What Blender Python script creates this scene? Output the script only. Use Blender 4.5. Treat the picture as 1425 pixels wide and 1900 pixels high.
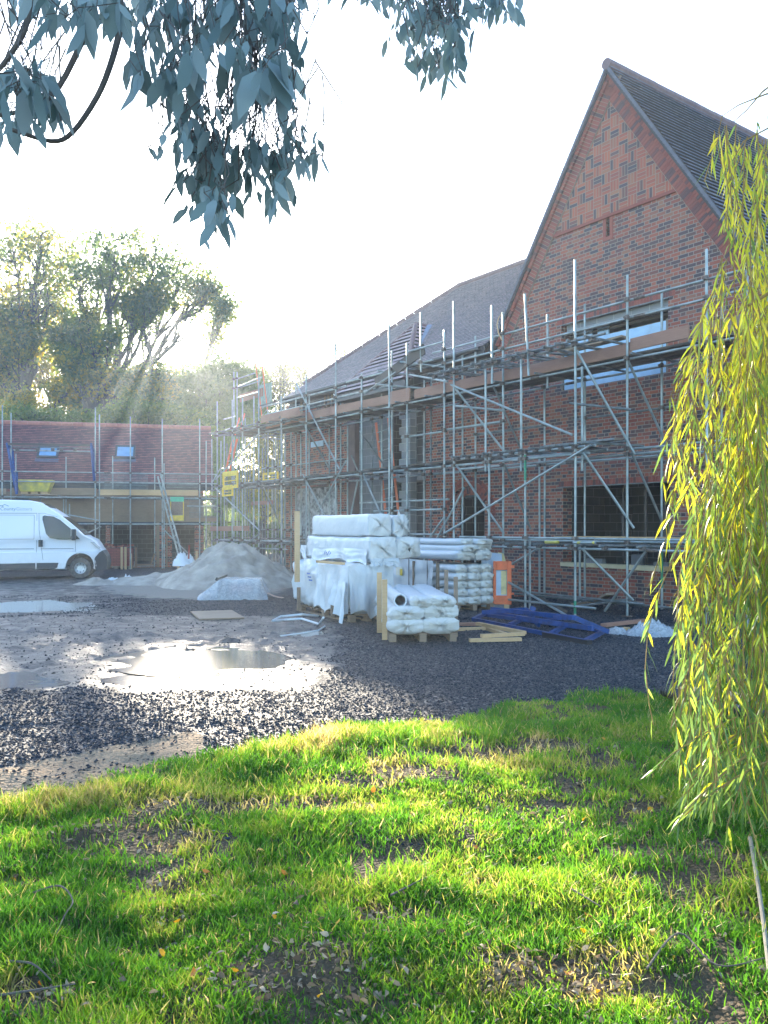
import bpy, math, random
import numpy as np
from mathutils import Vector, Matrix, noise
from mathutils.geometry import tessellate_polygon
for o in list(bpy.data.objects): bpy.data.objects.remove(o, do_unlink=True)
SC = bpy.context.scene
COL = SC.collection
random.seed(7)
rng = np.random.default_rng(11)
# ------------------------------------------------------------------ camera, sky, sun, exposure
F, CX, HY, EYE = 1540.0, 712.5, 980.0, 1.65
cd = bpy.data.cameras.new('camera'); cam = bpy.data.objects.new('camera', cd); COL.objects.link(cam)
cam.location = (0, 0, EYE); cam.rotation_euler = (math.radians(90), 0, 0)
cd.sensor_fit = 'VERTICAL'; cd.sensor_height = 36; cd.lens = F / 1900 * 36
cd.shift_y = (HY - 950) / 1900; cd.clip_start = 0.05; cd.clip_end = 3000
SC.camera = cam
SUN_AZ, SUN_EL = math.radians(-14.4), math.radians(14.6)   # azimuth from +Y, negative to the left
w = bpy.data.worlds.new('World'); SC.world = w; w.use_nodes = True
nt = w.node_tree; bg = nt.nodes['Background']
sky = nt.nodes.new('ShaderNodeTexSky'); sky.sky_type = 'NISHITA'; sky.sun_disc = False
sky.sun_elevation = SUN_EL; sky.sun_rotation = SUN_AZ; sky.air_density = 1.0; sky.dust_density = 0.8; sky.ozone_density = 2.8
nt.links.new(sky.outputs[0], bg.inputs[0]); bg.inputs[1].default_value = 0.15
sl = bpy.data.lights.new('sun', 'SUN'); sl.energy = 5.0; sl.angle = math.radians(0.5); sl.color = (1.0, 0.86, 0.66)
sun = bpy.data.objects.new('sun', sl); COL.objects.link(sun)
sd = Vector((math.sin(SUN_AZ) * math.cos(SUN_EL), math.cos(SUN_AZ) * math.cos(SUN_EL), math.sin(SUN_EL)))
sun.rotation_euler = sd.to_track_quat('Z', 'Y').to_euler(); sun.location = (-10, 30, 30)
SC.view_settings.view_transform = 'Standard'; SC.view_settings.look = 'None'
SC.view_settings.exposure = 2.35; SC.view_settings.gamma = 1
SC.cycles.use_denoising = True
SC.cycles.max_bounces = 6; SC.cycles.diffuse_bounces = 3; SC.cycles.glossy_bounces = 3
SC.cycles.transmission_bounces = 4; SC.cycles.transparent_max_bounces = 8; SC.cycles.volume_bounces = 1
SC.cycles.sample_clamp_indirect = 6; SC.cycles.volume_step_rate = 4; SC.cycles.caustics_reflective = False; SC.cycles.caustics_refractive = False

# ------------------------------------------------------------------ tagging and linking
def tag(o, label=None, cat=None, group=None, kind=None):
    if label: o['label'] = label
    if cat: o['category'] = cat
    if group: o['group'] = group
    if kind: o['kind'] = kind
    return o
def empty(name, loc=(0, 0, 0), rz=0.0, label=None, cat=None, group=None):
    o = bpy.data.objects.new(name, None); COL.objects.link(o); o.location = loc; o.rotation_euler = (0, 0, rz)
    o.empty_display_size = 0.2
    return tag(o, label, cat, group)
def copy_tree(o, parent=None):
    c = o.copy(); COL.objects.link(c)
    if parent is not None: c.parent = parent
    for ch in [x for x in bpy.data.objects if x.parent is o]: copy_tree(ch, c)
    return c
def mesh_np(name, V, Fc, m, parent=None, tint=None, smooth=False):
    """V (N,3); Fc list of (M,k) arrays; tint per vertex"""
    V = np.asarray(V, dtype=np.float32)
    me = bpy.data.meshes.new(name); me.vertices.add(len(V)); me.vertices.foreach_set('co', V.ravel())
    if not isinstance(Fc, list): Fc = [Fc]
    Fc = [np.asarray(f, dtype=np.int32) for f in Fc if len(f)]
    nl = sum(f.size for f in Fc); nf = sum(len(f) for f in Fc)
    me.loops.add(nl); me.polygons.add(nf)
    me.loops.foreach_set('vertex_index', np.concatenate([f.ravel() for f in Fc]))
    st = []; k = 0
    for f in Fc:
        st.append(k + np.arange(len(f)) * f.shape[1]); k += f.size
    me.polygons.foreach_set('loop_start', np.concatenate(st).astype(np.int32))
    me.update(calc_edges=True)
    if smooth: me.polygons.foreach_set('use_smooth', np.ones(nf, dtype=bool))
    if tint is not None:
        a = me.attributes.new('tint', 'FLOAT', 'POINT'); a.data.foreach_set('value', np.asarray(tint, dtype=np.float32))
    o = bpy.data.objects.new(name, me); COL.objects.link(o)
    if m: me.materials.append(m)
    if parent is not None: o.parent = parent
    return o
def smooth_path(P, k=5):
    P = [Vector(p) for p in P]; o = []
    for i in range(len(P) - 1):
        a, b, c, d = P[max(i - 1, 0)], P[i], P[i + 1], P[min(i + 2, len(P) - 1)]
        for j in range(k):
            t = j / k; o.append(.5 * ((2 * b) + (c - a) * t + (2 * a - 5 * b + 4 * c - d) * t * t + (3 * b - a - 3 * c + d) * t ** 3))
    return o + [P[-1]]
class MB:
    def __init__(s): s.v = []; s.f = []; s.t = []; s.cur = 0.5
    def add(s, vs, fs):
        b = len(s.v); s.v += [tuple(v) for v in vs]; s.t += [s.cur] * len(vs)
        s.f += [tuple(i + b for i in f) for f in fs]; return s
    def box(s, c, d, R=None):
        P = [Vector((x * d[0] / 2, y * d[1] / 2, z * d[2] / 2)) for x in (-1, 1) for y in (-1, 1) for z in (-1, 1)]
        if R is not None: P = [R @ p for p in P]
        c = Vector(c); return s.add([c + p for p in P], [(0, 1, 3, 2), (4, 6, 7, 5), (0, 4, 5, 1), (2, 3, 7, 6), (0, 2, 6, 4), (1, 5, 7, 3)])
    def span(s, x0, x1, y0, y1, z0, z1): return s.box(((x0 + x1) / 2, (y0 + y1) / 2, (z0 + z1) / 2), (abs(x1 - x0), abs(y1 - y0), abs(z1 - z0)))
    def beam(s, p, q, w, h, up=(0, 0, 1)):
        p = Vector(p); q = Vector(q); d = q - p; L = d.length; d.normalize(); u = Vector(up)
        a = d.cross(u)
        if a.length < 1e-4: a = d.cross(Vector((1, 0, 0)))
        a.normalize(); u = a.cross(d); R = Matrix((d, a, u)).transposed()
        return s.box((p + q) / 2, (L, w, h), R)
    def tube(s, pts, r, n=8, caps=True, r1=None):
        pts = [Vector(p) for p in pts]; m = len(pts); vs = []; fs = []
        d0 = (pts[1] - pts[0]).normalized(); a = d0.cross(Vector((0.13, 0.21, 0.97)))
        if a.length < .05: a = d0.cross(Vector((1, 0, 0)))
        for i, p in enumerate(pts):
            d = (pts[min(i + 1, m - 1)] - pts[max(i - 1, 0)]).normalized()
            a = (a - d * a.dot(d)).normalized(); b = d.cross(a)
            rr = (r[i] if isinstance(r, (list, tuple)) else (r if r1 is None else r + (r1 - r) * i / (m - 1)))
            for k in range(n):
                t = 2 * math.pi * k / n; vs.append(p + a * math.cos(t) * rr + b * math.sin(t) * rr)
        for i in range(m - 1):
            for k in range(n):
                k2 = (k + 1) % n; fs.append((i * n + k, i * n + k2, (i + 1) * n + k2, (i + 1) * n + k))
        if caps: fs.append(tuple(range(n))[::-1]); fs.append(tuple((m - 1) * n + k for k in range(n)))
        return s.add(vs, fs)
    def prism(s, P, axis, a0, a1):
        """P: 2d polygon; axis 'y': (x,z) extruded along y, 'x': (y,z), 'z': (x,y)"""
        def mk(p, a): return {'y': (p[0], a, p[1]), 'x': (a, p[0], p[1]), 'z': (p[0], p[1], a)}[axis]
        n = len(P); vs = [mk(p, a0) for p in P] + [mk(p, a1) for p in P]; fs = []
        for t in tessellate_polygon([[Vector((p[0], p[1], 0)) for p in P]]): fs.append(tuple(t)); fs.append(tuple(i + n for i in t[::-1]))
        for i in range(n): j = (i + 1) % n; fs.append((i, j, j + n, i + n))
        return s.add(vs, fs)
    def build(s, name, m, parent=None, smooth=False, tint=False, bevel=0.0, fix=True):
        me = bpy.data.meshes.new(name); me.from_pydata(s.v, [], s.f)
        if m: me.materials.append(m)
        if fix:
            import bmesh
            bm = bmesh.new(); bm.from_mesh(me); bmesh.ops.recalc_face_normals(bm, faces=bm.faces); bm.to_mesh(me); bm.free()
        if tint:
            a = me.attributes.new('tint', 'FLOAT', 'POINT'); a.data.foreach_set('value', np.array(s.t, dtype=np.float32))
        o = bpy.data.objects.new(name, me); COL.objects.link(o)
        if smooth:
            me.polygons.foreach_set('use_smooth', [True] * len(me.polygons))
            try: me.set_sharp_from_angle(angle=math.radians(40))
            except Exception: pass
        if parent is not None: o.parent = parent
        if bevel:
            b = o.modifiers.new('bevel', 'BEVEL'); b.width = bevel; b.segments = 2; b.limit_method = 'ANGLE'
        return o

# ------------------------------------------------------------------ where things are
def at(px, py, d): return Vector(((px - CX) / F * d, d, EYE + (HY - py) / F * d))
def gp(px, py): d = EYE * F / (py - HY); return Vector(((px - CX) / F * d, d, 0))
ANG = math.atan2(1112, 1540)
G0 = Vector(((1133 - CX) / F * 17.55, 17.55, 0)); HRZ = ANG - math.pi / 2   # house frame: x runs right along the gable wall, y into the house
HX = Vector((math.sin(ANG), -math.cos(ANG), 0)); HV = Vector((math.cos(ANG), math.sin(ANG), 0))
class Fr:
    """a vertical-plane frame: x along the wall, n into it"""
    def __init__(s, O, X, V): s.O, s.X, s.V = O, X, V
    def x(s, px, n=0.0):
        k = (px - CX) / F; q = s.O + s.V * n
        return -(q.x - k * q.y) / (s.X.x - k * s.X.y)
    def __call__(s, px, py, n=0.0):
        x = s.x(px, n); Y = (s.O + s.X * x + s.V * n).y
        return Vector((x, n, EYE + (HY - py) / F * Y))
    def w(s, x, n=0.0, z=0.0): r = s.O + s.X * x + s.V * n; return Vector((r.x, r.y, z))
    def pix(s, x, n, z): q = s.w(x, n, z); return CX + q.x / q.y * F, HY - (z - EYE) / q.y * F
H = Fr(G0, HX, HV)
gth = math.atan2(7000 - CX, F); GX = Vector((math.sin(gth), math.cos(gth), 0)); GV = Vector((-math.cos(gth), math.sin(gth), 0))
GO = at(200, 980, 34.5); GO.z = 0; GRZ = math.atan2(GX.y, GX.x)
G = Fr(GO, GX, GV)

# ------------------------------------------------------------------ materials
class N:
    def __init__(s, name):
        s.m = bpy.data.materials.new(name); s.m.use_nodes = True; s.t = s.m.node_tree; s.b = s.t.nodes['Principled BSDF']; s.out = s.t.nodes['Material Output']
        s.m.cycles.displacement_method = 'BUMP'
    def n(s, typ, **kw):
        nd = s.t.nodes.new('ShaderNode' + typ)
        for k, v in kw.items():
            if isinstance(v, bpy.types.NodeSocket): s.t.links.new(v, nd.inputs[k if not k.startswith('i') or not k[1:].isdigit() else int(k[1:])])
            elif k.startswith('i') and k[1:].isdigit(): nd.inputs[int(k[1:])].default_value = v
            elif k in nd.inputs: nd.inputs[k].default_value = v
            else: setattr(nd, k, v)
        return nd
    def link(s, a, b): s.t.links.new(a, b)
    def mth(s, op, a, b=0.0, c=0.0):
        nd = s.t.nodes.new('ShaderNodeMath'); nd.operation = op
        for i, v in enumerate((a, b, c)):
            if isinstance(v, bpy.types.NodeSocket): s.t.links.new(v, nd.inputs[i])
            else: nd.inputs[i].default_value = v
        return nd.outputs[0]
    def mix(s, f, a, b, typ='MIX'):
        nd = s.t.nodes.new('ShaderNodeMix'); nd.data_type = 'RGBA'; nd.blend_type = typ
        for i, v in ((0, f), (6, a), (7, b)):
            if isinstance(v, bpy.types.NodeSocket): s.t.links.new(v, nd.inputs[i])
            elif i: nd.inputs[i].default_value = (*v[:3], 1)
            else: nd.inputs[i].default_value = v
        return nd.outputs[2]
    def coord(s, which='Object'): return s.n('TexCoord').outputs[which]
    def noise(s, sc, det=4, rough=.55, vec=None, dist=0.0):
        nd = s.n('TexNoise'); nd.inputs['Scale'].default_value = sc; nd.inputs['Detail'].default_value = det; nd.inputs['Roughness'].default_value = rough
        nd.inputs['Distortion'].default_value = dist
        s.link(vec if vec is not None else s.coord(), nd.inputs['Vector']); return nd.outputs[0]
    def ramp(s, v, stops):
        nd = s.n('ValToRGB'); s.link(v, nd.inputs[0]); e = nd.color_ramp.elements
        while len(e) < len(stops): e.new(0.5)
        for el, (p, c) in zip(e, stops):
            el.position = p; el.color = (*(c if isinstance(c, (tuple, list)) else (c, c, c)), 1)
        return nd.outputs[0]
    def bump(s, h, strength, dist=0.02, norm=None):
        nd = s.n('Bump'); nd.inputs['Strength'].default_value = strength; nd.inputs['Distance'].default_value = dist; s.link(h, nd.inputs['Height'])
        if norm is not None: s.link(norm, nd.inputs['Normal'])
        s.link(nd.outputs[0], s.b.inputs['Normal']); return nd.outputs[0]
    def attr(s, a='tint'): nd = s.n('Attribute'); nd.attribute_name = a; return nd.outputs['Fac']
    def base(s, c):
        if isinstance(c, bpy.types.NodeSocket): s.link(c, s.b.inputs['Base Color'])
        else: s.b.inputs['Base Color'].default_value = (*c, 1)
    def set(s, **kw):
        for k, v in kw.items():
            k = {'rough': 'Roughness', 'metal': 'Metallic', 'ior': 'IOR', 'alpha': 'Alpha', 'trans': 'Transmission Weight', 'spec': 'Specular IOR Level', 'coat': 'Coat Weight'}[k]
            if isinstance(v, bpy.types.NodeSocket): s.link(v, s.b.inputs[k])
            else: s.b.inputs[k].default_value = v
        return s
def simple(name, c, rough=.6, metal=0.0, var=.25, sc=6.0, bump=0.0, bsc=None, dirt=None, spec=.5):
    a = N(name); f = a.noise(sc, 5)
    c2 = dirt if dirt else tuple(x * (1 - var) for x in c); c1 = tuple(min(1, x * (1 + var * .5)) for x in c)
    a.base(a.mix(a.ramp(f, [(.35, 0), (.68, 1)]), c1, c2)); a.set(rough=rough, metal=metal, spec=spec)
    if bump: a.bump(a.noise(bsc or sc * 5, 5), bump)
    return a.m
def translucent(a, col, amount):
    """leaf: the light coming through it"""
    tr = a.n('BsdfTranslucent'); 
    if isinstance(col, bpy.types.NodeSocket): a.link(col, tr.inputs[0])
    else: tr.inputs[0].default_value = (*col, 1)
    mx = a.n('MixShader'); mx.inputs[0].default_value = amount
    a.link(a.b.outputs[0], mx.inputs[1]); a.link(tr.outputs[0], mx.inputs[2]); a.link(mx.outputs[0], a.out.inputs[0])
def wallcoord(a):
    co = a.n('SeparateXYZ', i0=a.coord()); no = a.n('SeparateXYZ', i0=a.coord('Normal'))
    side = a.mth('GREATER_THAN', a.mth('ABSOLUTE', no.outputs[0]), .6)
    u = a.mth('ADD', a.mth('MULTIPLY', co.outputs[0], a.mth('SUBTRACT', 1.0, side)), a.mth('MULTIPLY', co.outputs[1], side))
    return u, co.outputs[2]
def brick_colors(a, r):
    return a.ramp(r, [(0, (.35, .085, .048)), (.16, (.44, .12, .062)), (.3, (.29, .072, .05)), (.42, (.37, .155, .09)), (.55, (.34, .088, .05)), (.66, (.10, .05, .052)), (.8, (.052, .05, .062)), (1, (.16, .07, .055))])
MORTAR = (.36, .28, .22)
def flemish(name):
    a = N(name); u, v = wallcoord(a)
    row = a.mth('FLOOR', a.mth('DIVIDE', v, .075)); fv = a.mth('SUBTRACT', v, a.mth('MULTIPLY', row, .075))
    par = a.mth('FLOORED_MODULO', row, 2.0)
    uu = a.mth('ADD', a.mth('ADD', u, 50.0), a.mth('MULTIPLY', par, .16875))
    cell = a.mth('FLOOR', a.mth('DIVIDE', uu, .3375)); fu = a.mth('SUBTRACT', uu, a.mth('MULTIPLY', cell, .3375))
    hd = a.mth('GREATER_THAN', fu, .225)
    loc = a.mth('SUBTRACT', fu, a.mth('MULTIPLY', hd, .225)); L = a.mth('SUBTRACT', .225, a.mth('MULTIPLY', hd, .1125))
    wob = a.mth('MULTIPLY', a.mth('SUBTRACT', a.noise(30, 2), .5), .008)
    e = a.mth('MINIMUM', a.mth('MINIMUM', loc, a.mth('SUBTRACT', L, loc)), a.mth('MINIMUM', fv, a.mth('SUBTRACT', .075, fv)))
    e = a.mth('ADD', e, wob)
    mask = a.n('MapRange', i0=e, i1=.005, i2=.009).outputs[0]
    wn = a.n('TexWhiteNoise', noise_dimensions='3D', i0=a.n('CombineXYZ', i0=a.mth('ADD', a.mth('MULTIPLY', cell, 2.0), hd), i1=row).outputs[0])
    c = brick_colors(a, wn.outputs[0])
    c = a.mix(a.mth('MULTIPLY', a.noise(60, 3), .35), c, (.12, .06, .05))
    mc = a.mix(a.noise(3, 3), MORTAR, (.30, .26, .23))
    a.base(a.mix(mask, mc, c)); a.set(rough=.85)
    h = a.mth('ADD', a.mth('MULTIPLY', mask, 1.0), a.mth('MULTIPLY', a.noise(120, 3), .25)); a.bump(h, .7, .008)
    return a.m
def basket(name):
    a = N(name); u, v = wallcoord(a); B = .225
    u = a.mth('ADD', u, 45.0); v = a.mth('ADD', v, .03)
    i = a.mth('FLOOR', a.mth('DIVIDE', u, B)); j = a.mth('FLOOR', a.mth('DIVIDE', v, B))
    fu = a.mth('SUBTRACT', u, a.mth('MULTIPLY', i, B)); fv = a.mth('SUBTRACT', v, a.mth('MULTIPLY', j, B))
    vert = a.mth('FLOORED_MODULO', a.mth('ADD', i, j), 2.0); hz = a.mth('SUBTRACT', 1.0, vert)
    s = a.mth('ADD', a.mth('MULTIPLY', vert, fu), a.mth('MULTIPLY', hz, fv))
    l = a.mth('ADD', a.mth('MULTIPLY', vert, fv), a.mth('MULTIPLY', hz, fu))
    k = a.mth('FLOOR', a.mth('DIVIDE', s, .075)); fs = a.mth('SUBTRACT', s, a.mth('MULTIPLY', k, .075))
    e = a.mth('MINIMUM', a.mth('MINIMUM', fs, a.mth('SUBTRACT', .075, fs)), a.mth('MINIMUM', l, a.mth('SUBTRACT', B, l)))
    mask = a.n('MapRange', i0=e, i1=.004, i2=.008).outputs[0]
    wn = a.n('TexWhiteNoise', noise_dimensions='3D', i0=a.n('CombineXYZ', i0=i, i1=j, i2=k).outputs[0])
    c = brick_colors(a, a.mth('POWER', wn.outputs[0], 1.25))
    a.base(a.mix(mask, MORTAR, c)); a.set(rough=.85)
    a.bump(a.mth('ADD', mask, a.mth('MULTIPLY', a.noise(120, 3), .25)), .7, .008)
    return a.m
def blockwork(name, c1, c2, bw=.45, bh=.225, mort=(.30, .31, .31)):
    a = N(name); u, v = wallcoord(a); vec = a.n('CombineXYZ', i0=u, i1=v).outputs[0]
    t = a.n('TexBrick', Vector=vec, Color1=(*c1, 1), Color2=(*c2, 1), Mortar=(*mort, 1)); t.inputs['Scale'].default_value = 1
    t.inputs['Brick Width'].default_value = bw; t.inputs['Row Height'].default_value = bh; t.inputs['Mortar Size'].default_value = .008
    a.base(a.mix(a.mth('MULTIPLY', a.noise(5, 5), .4), t.outputs[0], tuple(x * .7 for x in c1))); a.set(rough=.95)
    a.bump(a.mth('ADD', a.mth('MULTIPLY', t.outputs[1], -1), a.mth('MULTIPLY', a.noise(80, 4), .5)), .5, .01); return a.m
def attrramp(name, stops, rough=.7, bump=0, bsc=60, spec=.5, attr='tint', nz=.12, nsc=9):
    a = N(name); t = a.mth('ADD', a.attr(attr), a.mth('MULTIPLY', a.mth('SUBTRACT', a.noise(nsc, 4), .5), nz))
    c = a.ramp(t, stops); a.base(c); a.set(rough=rough, spec=spec)
    if bump: a.bump(a.noise(bsc, 4), bump, .005)
    return a, c
M = {}
M['brick'] = flemish('flemish brick'); M['basket'] = basket('basket weave brick')
M['brick_each'] = attrramp('special bricks', [(0, (.26, .062, .045)), (.4, (.33, .09, .06)), (.7, (.20, .06, .05)), (1, (.09, .052, .055))], .85, .5)[0].m
M['mortar'] = simple('mortar', MORTAR, .9, bump=.3, bsc=80)
M['block'] = blockwork('grey blockwork', (.17, .18, .19), (.22, .23, .235)); M['block_light'] = blockwork('pale blockwork', (.26, .27, .27), (.32, .33, .33), .45, .225, (.5, .5, .48))
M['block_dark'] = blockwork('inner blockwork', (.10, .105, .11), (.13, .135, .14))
M['foil'] = simple('speckled foil insulation', (.42, .45, .47), .35, .5, var=.6, sc=9, bump=.3, bsc=14, dirt=(.10, .11, .12))
M['tile_main'] = attrramp('plain clay tile', [(0, (.17, .15, .18)), (.5, (.23, .195, .225)), (1, (.29, .23, .25))], .32, .2, spec=.8)[0].m  # paler, bluer base carries lens flare and sky sheen on the wing roof
M['tile_garage'] = attrramp('red clay tile', [(0, (.16, .065, .075)), (.5, (.24, .085, .095)), (1, (.32, .12, .12))], .5, .4)[0].m
M['tile_bay'] = attrramp('new clay tile', [(0, (.34, .26, .33)), (1, (.48, .38, .44))], .35, .1, spec=.7)[0].m
M['tile_skyblue'] = attrramp('clay tile with sky blue sheen', [(0, (.045, .085, .17)), (1, (.10, .15, .25))], .28, .1, spec=.9)[0].m  # blue in the base stands in for reflected blue sky
M['ridge_red'] = simple('red ridge tile', (.42, .15, .10), .6, bump=.2); M['ridge_dark'] = simple('ridge tile', (.17, .10, .10), .5, bump=.2)
M['felt'] = simple('dark underlay', (.035, .035, .04), .8); M['lead'] = simple('lead valley', (.10, .16, .24), .35, .5); M['verge'] = simple('flare tinted verge tile', (.10, .11, .14), .5)  # verge tile: bluish lens flare tint put into its grey
M['fascia'] = simple('dark fascia', (.045, .05, .055), .5); M['soffit'] = simple('soffit board', (.12, .10, .09), .8)
def wood(name, c1, c2, sc=(1, 14, 14), rough=.75, bump=.3):
    a = N(name); mp = a.n('Mapping', Vector=a.coord()); mp.inputs['Scale'].default_value = sc
    f = a.noise(4, 6, .65, mp.outputs[0], 1.5); g = a.noise(1.3, 3)
    c = a.mix(a.ramp(f, [(.3, 0), (.75, 1)]), c1, c2); c = a.mix(a.ramp(g, [(.5, 0), (.8, .5)]), c, tuple(x * .55 for x in c2))
    a.base(c); a.set(rough=rough); a.bump(f, bump, .004); return a.m
M['timber'] = wood('new timber', (.62, .42, .22), (.50, .31, .15)); M['timber_old'] = wood('weathered timber', (.30, .22, .15), (.20, .14, .10))
M['ply'] = wood('reddish scaffold board', (.40, .21, .14), (.30, .15, .10)); M['board'] = wood('scaffold board', (.34, .24, .16), (.22, .16, .11))
M['board_dark'] = wood('dark wet board', (.10, .085, .07), (.07, .06, .05))
M['cream'] = simple('cream insulation board', (.72, .62, .40), .8, var=.12, bump=.2, bsc=40)
def galv():
    a = N('galvanised tube'); f = a.noise(3.5, 5); g = a.noise(25, 4)
    c = a.mix(a.ramp(f, [(.35, 0), (.7, 1)]), (.38, .43, .43), (.22, .26, .25)); c = a.mix(a.ramp(g, [(.6, 0), (.8, .7)]), c, (.22, .16, .12))
    a.base(c); a.set(rough=a.ramp(f, [(.3, .34), (.7, .6)]), metal=.55); a.bump(g, .15, .003); return a.m
M['galv'] = galv(); M['galv_old'] = simple('stained steel', (.20, .22, .22), .55, .5, var=.4, sc=8, bump=.2)
M['fitting'] = simple('rusty fitting', (.17, .14, .12), .6, .5, var=.5, sc=20); M['green_paint'] = simple('green paint band', (.03, .28, .15), .5, var=.3)
M['yellow_paint'] = simple('yellow plastic', (.62, .50, .06), .5, var=.3, sc=4, dirt=(.35, .30, .09)); M['yellow_gate'] = simple('yellow gate paint', (.80, .55, .04), .5, var=.2)
M['mesh_green'] = simple('green gate paint', (.05, .50, .28), .5, var=.15)
M['blue_steel'] = simple('blue painted steel', (.005, .055, .22), .45, .1, var=.45, sc=7, bump=.1); M['orange'] = simple('orange plastic', (.80, .16, .05), .5, var=.25, sc=5)
M['orange_red'] = simple('orange paint', (.75, .17, .07), .5, var=.2); M['red_dark'] = simple('rust red plastic', (.35, .07, .05), .6, var=.3)
def wrapmat(name, c, rough=.32, tr=.12):
    a = N(name); f = a.noise(5, 5, .6, dist=1.2); wv = a.n('TexWave', Vector=a.coord()); wv.inputs['Scale'].default_value = 3.5; wv.inputs['Distortion'].default_value = 9; wv.inputs['Detail'].default_value = 3
    col = a.mix(a.ramp(a.noise(2.2, 5), [(.5, 0), (.8, .5)]), c, tuple(x * .78 for x in c)); a.base(col); a.set(rough=rough)
    h = a.mth('ADD', f, a.mth('MULTIPLY', wv.outputs[1], .35)); a.bump(h, .32, .03); translucent(a, col, tr); return a.m
M['wrap'] = wrapmat('white polythene wrap', (.70, .74, .76)); M['wrap_end'] = wrapmat('bunched wrap ends', (.72, .71, .66), .45); M['drape'] = wrapmat('milky polythene sheet', (.62, .65, .65), .25, .25)
def sheeting():
    a = N('clear polythene'); h = a.noise(9, 5, .6, dist=2.5); a.base((.62, .67, .70)); a.set(rough=.22, alpha=a.ramp(h, [(.3, .35), (.7, .62)])); a.bump(h, .2, .02); return a.m
M['clear'] = sheeting()
a_ = N('white van paint'); z_ = a_.n('SeparateXYZ', i0=a_.coord()).outputs[2]
dm = a_.mth('MULTIPLY', a_.ramp(z_, [(.2, 1), (.62, .12), (1, 0)]), a_.ramp(a_.noise(7, 7, .7), [(.38, 0), (.7, .9)]))
a_.base(a_.mix(dm, (.76, .78, .80), (.30, .26, .21))); a_.set(rough=.3); M['van'] = a_.m
M['van_dark'] = simple('dark grey bumper plastic', (.035, .04, .045), .55, var=.2)
M['tyre'] = simple('muddy tyre', (.035, .035, .035), .85, var=.3, sc=12, dirt=(.13, .12, .11)); M['rim'] = simple('steel wheel', (.50, .52, .52), .4, .6, var=.3)
M['seam'] = simple('panel gap', (.20, .22, .24), .7); M['logo'] = simple('grey blue lettering', (.20, .30, .36), .5, var=.1); M['logo2'] = simple('pale grey lettering', (.42, .47, .50), .5, var=.1)
def glass(name, c=(.012, .02, .024), rough=.08):
    a = N(name); a.base(a.mix(a.noise(3, 3), c, tuple(x * 2 for x in c))); a.set(rough=rough, spec=.35); return a.m
M['glass'] = glass('dark glass'); M['sky_glass'] = glass('roof window glass', (.10, .22, .34), .08); M['lamp'] = simple('headlight lens', (.5, .55, .6), .12, .3, var=.2)
M['red_brick'] = blockwork('stacked bricks', (.38, .10, .07), (.30, .08, .06), .215, .065, (.10, .05, .04)); M['black'] = simple('black plastic', (.02, .02, .022), .4, var=.2)
M['hivis'] = simple('hi-vis yellow', (.45, .85, .05), .7, var=.15); M['cloth_dark'] = simple('dark work clothes', (.02, .025, .035), .9); M['skin'] = simple('skin', (.45, .27, .2), .6, var=.1)
M['concrete'] = simple('concrete', (.30, .30, .29), .9, bump=.3); M['dark_void'] = simple('unlit interior', (.05, .055, .06), .95)
M['paper'] = simple('label paper', (.8, .75, .6), .6, var=.1); M['ink'] = simple('blue ink', (.05, .15, .45), .6, var=.1); M['pink'] = simple('pink tube lining', (.42, .22, .24), .6); M['blue_sheet'] = simple('pale blue foil face', (.45, .58, .72), .4, var=.15)
M['yellow_foam'] = simple('yellow foam', (.72, .62, .30), .9, bump=.4)
def bark(name, c1, c2):
    a = N(name); mp = a.n('Mapping', Vector=a.coord()); mp.inputs['Scale'].default_value = (6, 6, 1.2); f = a.noise(3, 6, .65, mp.outputs[0])
    a.base(a.mix(a.ramp(f, [(.3, 0), (.7, 1)]), c1, c2)); a.set(rough=.95); a.bump(f, .8, .04); return a.m
M['bark'] = bark('oak bark', (.10, .085, .07), (.055, .045, .04)); M['twig'] = bark('twig bark', (.16, .13, .11), (.09, .08, .07)); M['willow_twig'] = bark('willow twig', (.42, .26, .08), (.28, .17, .06))
def leafmat(name, stops, tr=.5, rough=.45, spec=.4, boost=1.6):
    a, c = attrramp(name, stops, rough, spec=spec, nz=.15, nsc=2)
    br = a.n('HueSaturation', Color=c); br.inputs['Value'].default_value = boost; br.inputs['Saturation'].default_value = 1.05
    translucent(a, br.outputs[0], tr); return a.m
M['oak_leaf'] = leafmat('oak leaves', [(0, (.05, .08, .022)), (.45, (.09, .13, .03)), (.75, (.18, .18, .03)), (1, (.34, .25, .03))], .6, boost=2.6)
M['yellow_leaf'] = leafmat('autumn leaves', [(0, (.09, .12, .03)), (.5, (.22, .20, .03)), (1, (.42, .28, .03))], .5, boost=1.7)
M['holm_leaf'] = leafmat('flare greyed evergreen leaves', [(0, (.11, .17, .16)), (.5, (.18, .25, .25)), (1, (.27, .34, .34))], .3, .7, boost=1.2)  # grey leaf undersides, paled and blued further to carry the lens flare
M['willow_leaf'] = leafmat('willow leaves', [(0, (.09, .16, .05)), (.35, (.19, .27, .05)), (.7, (.42, .42, .04)), (1, (.58, .48, .05))], .6, .3, .6, boost=1.9)
M['grass'] = leafmat('grass blades', [(0, (.035, .11, .014)), (.35, (.075, .19, .018)), (.6, (.15, .25, .024)), (.8, (.30, .27, .06)), (1, (.44, .34, .16))], .55, .45, .4, boost=2.1)
M['fallen'] = leafmat('fallen yellow leaf', [(0, (.45, .24, .03)), (.5, (.60, .36, .03)), (1, (.62, .22, .03))], .3, .6, boost=1.4)
M['litter'] = leafmat('dry leaf litter', [(0, (.09, .06, .04)), (.4, (.22, .15, .09)), (.8, (.34, .25, .15)), (1, (.42, .35, .25))], .2, .75, boost=1.2)
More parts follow.
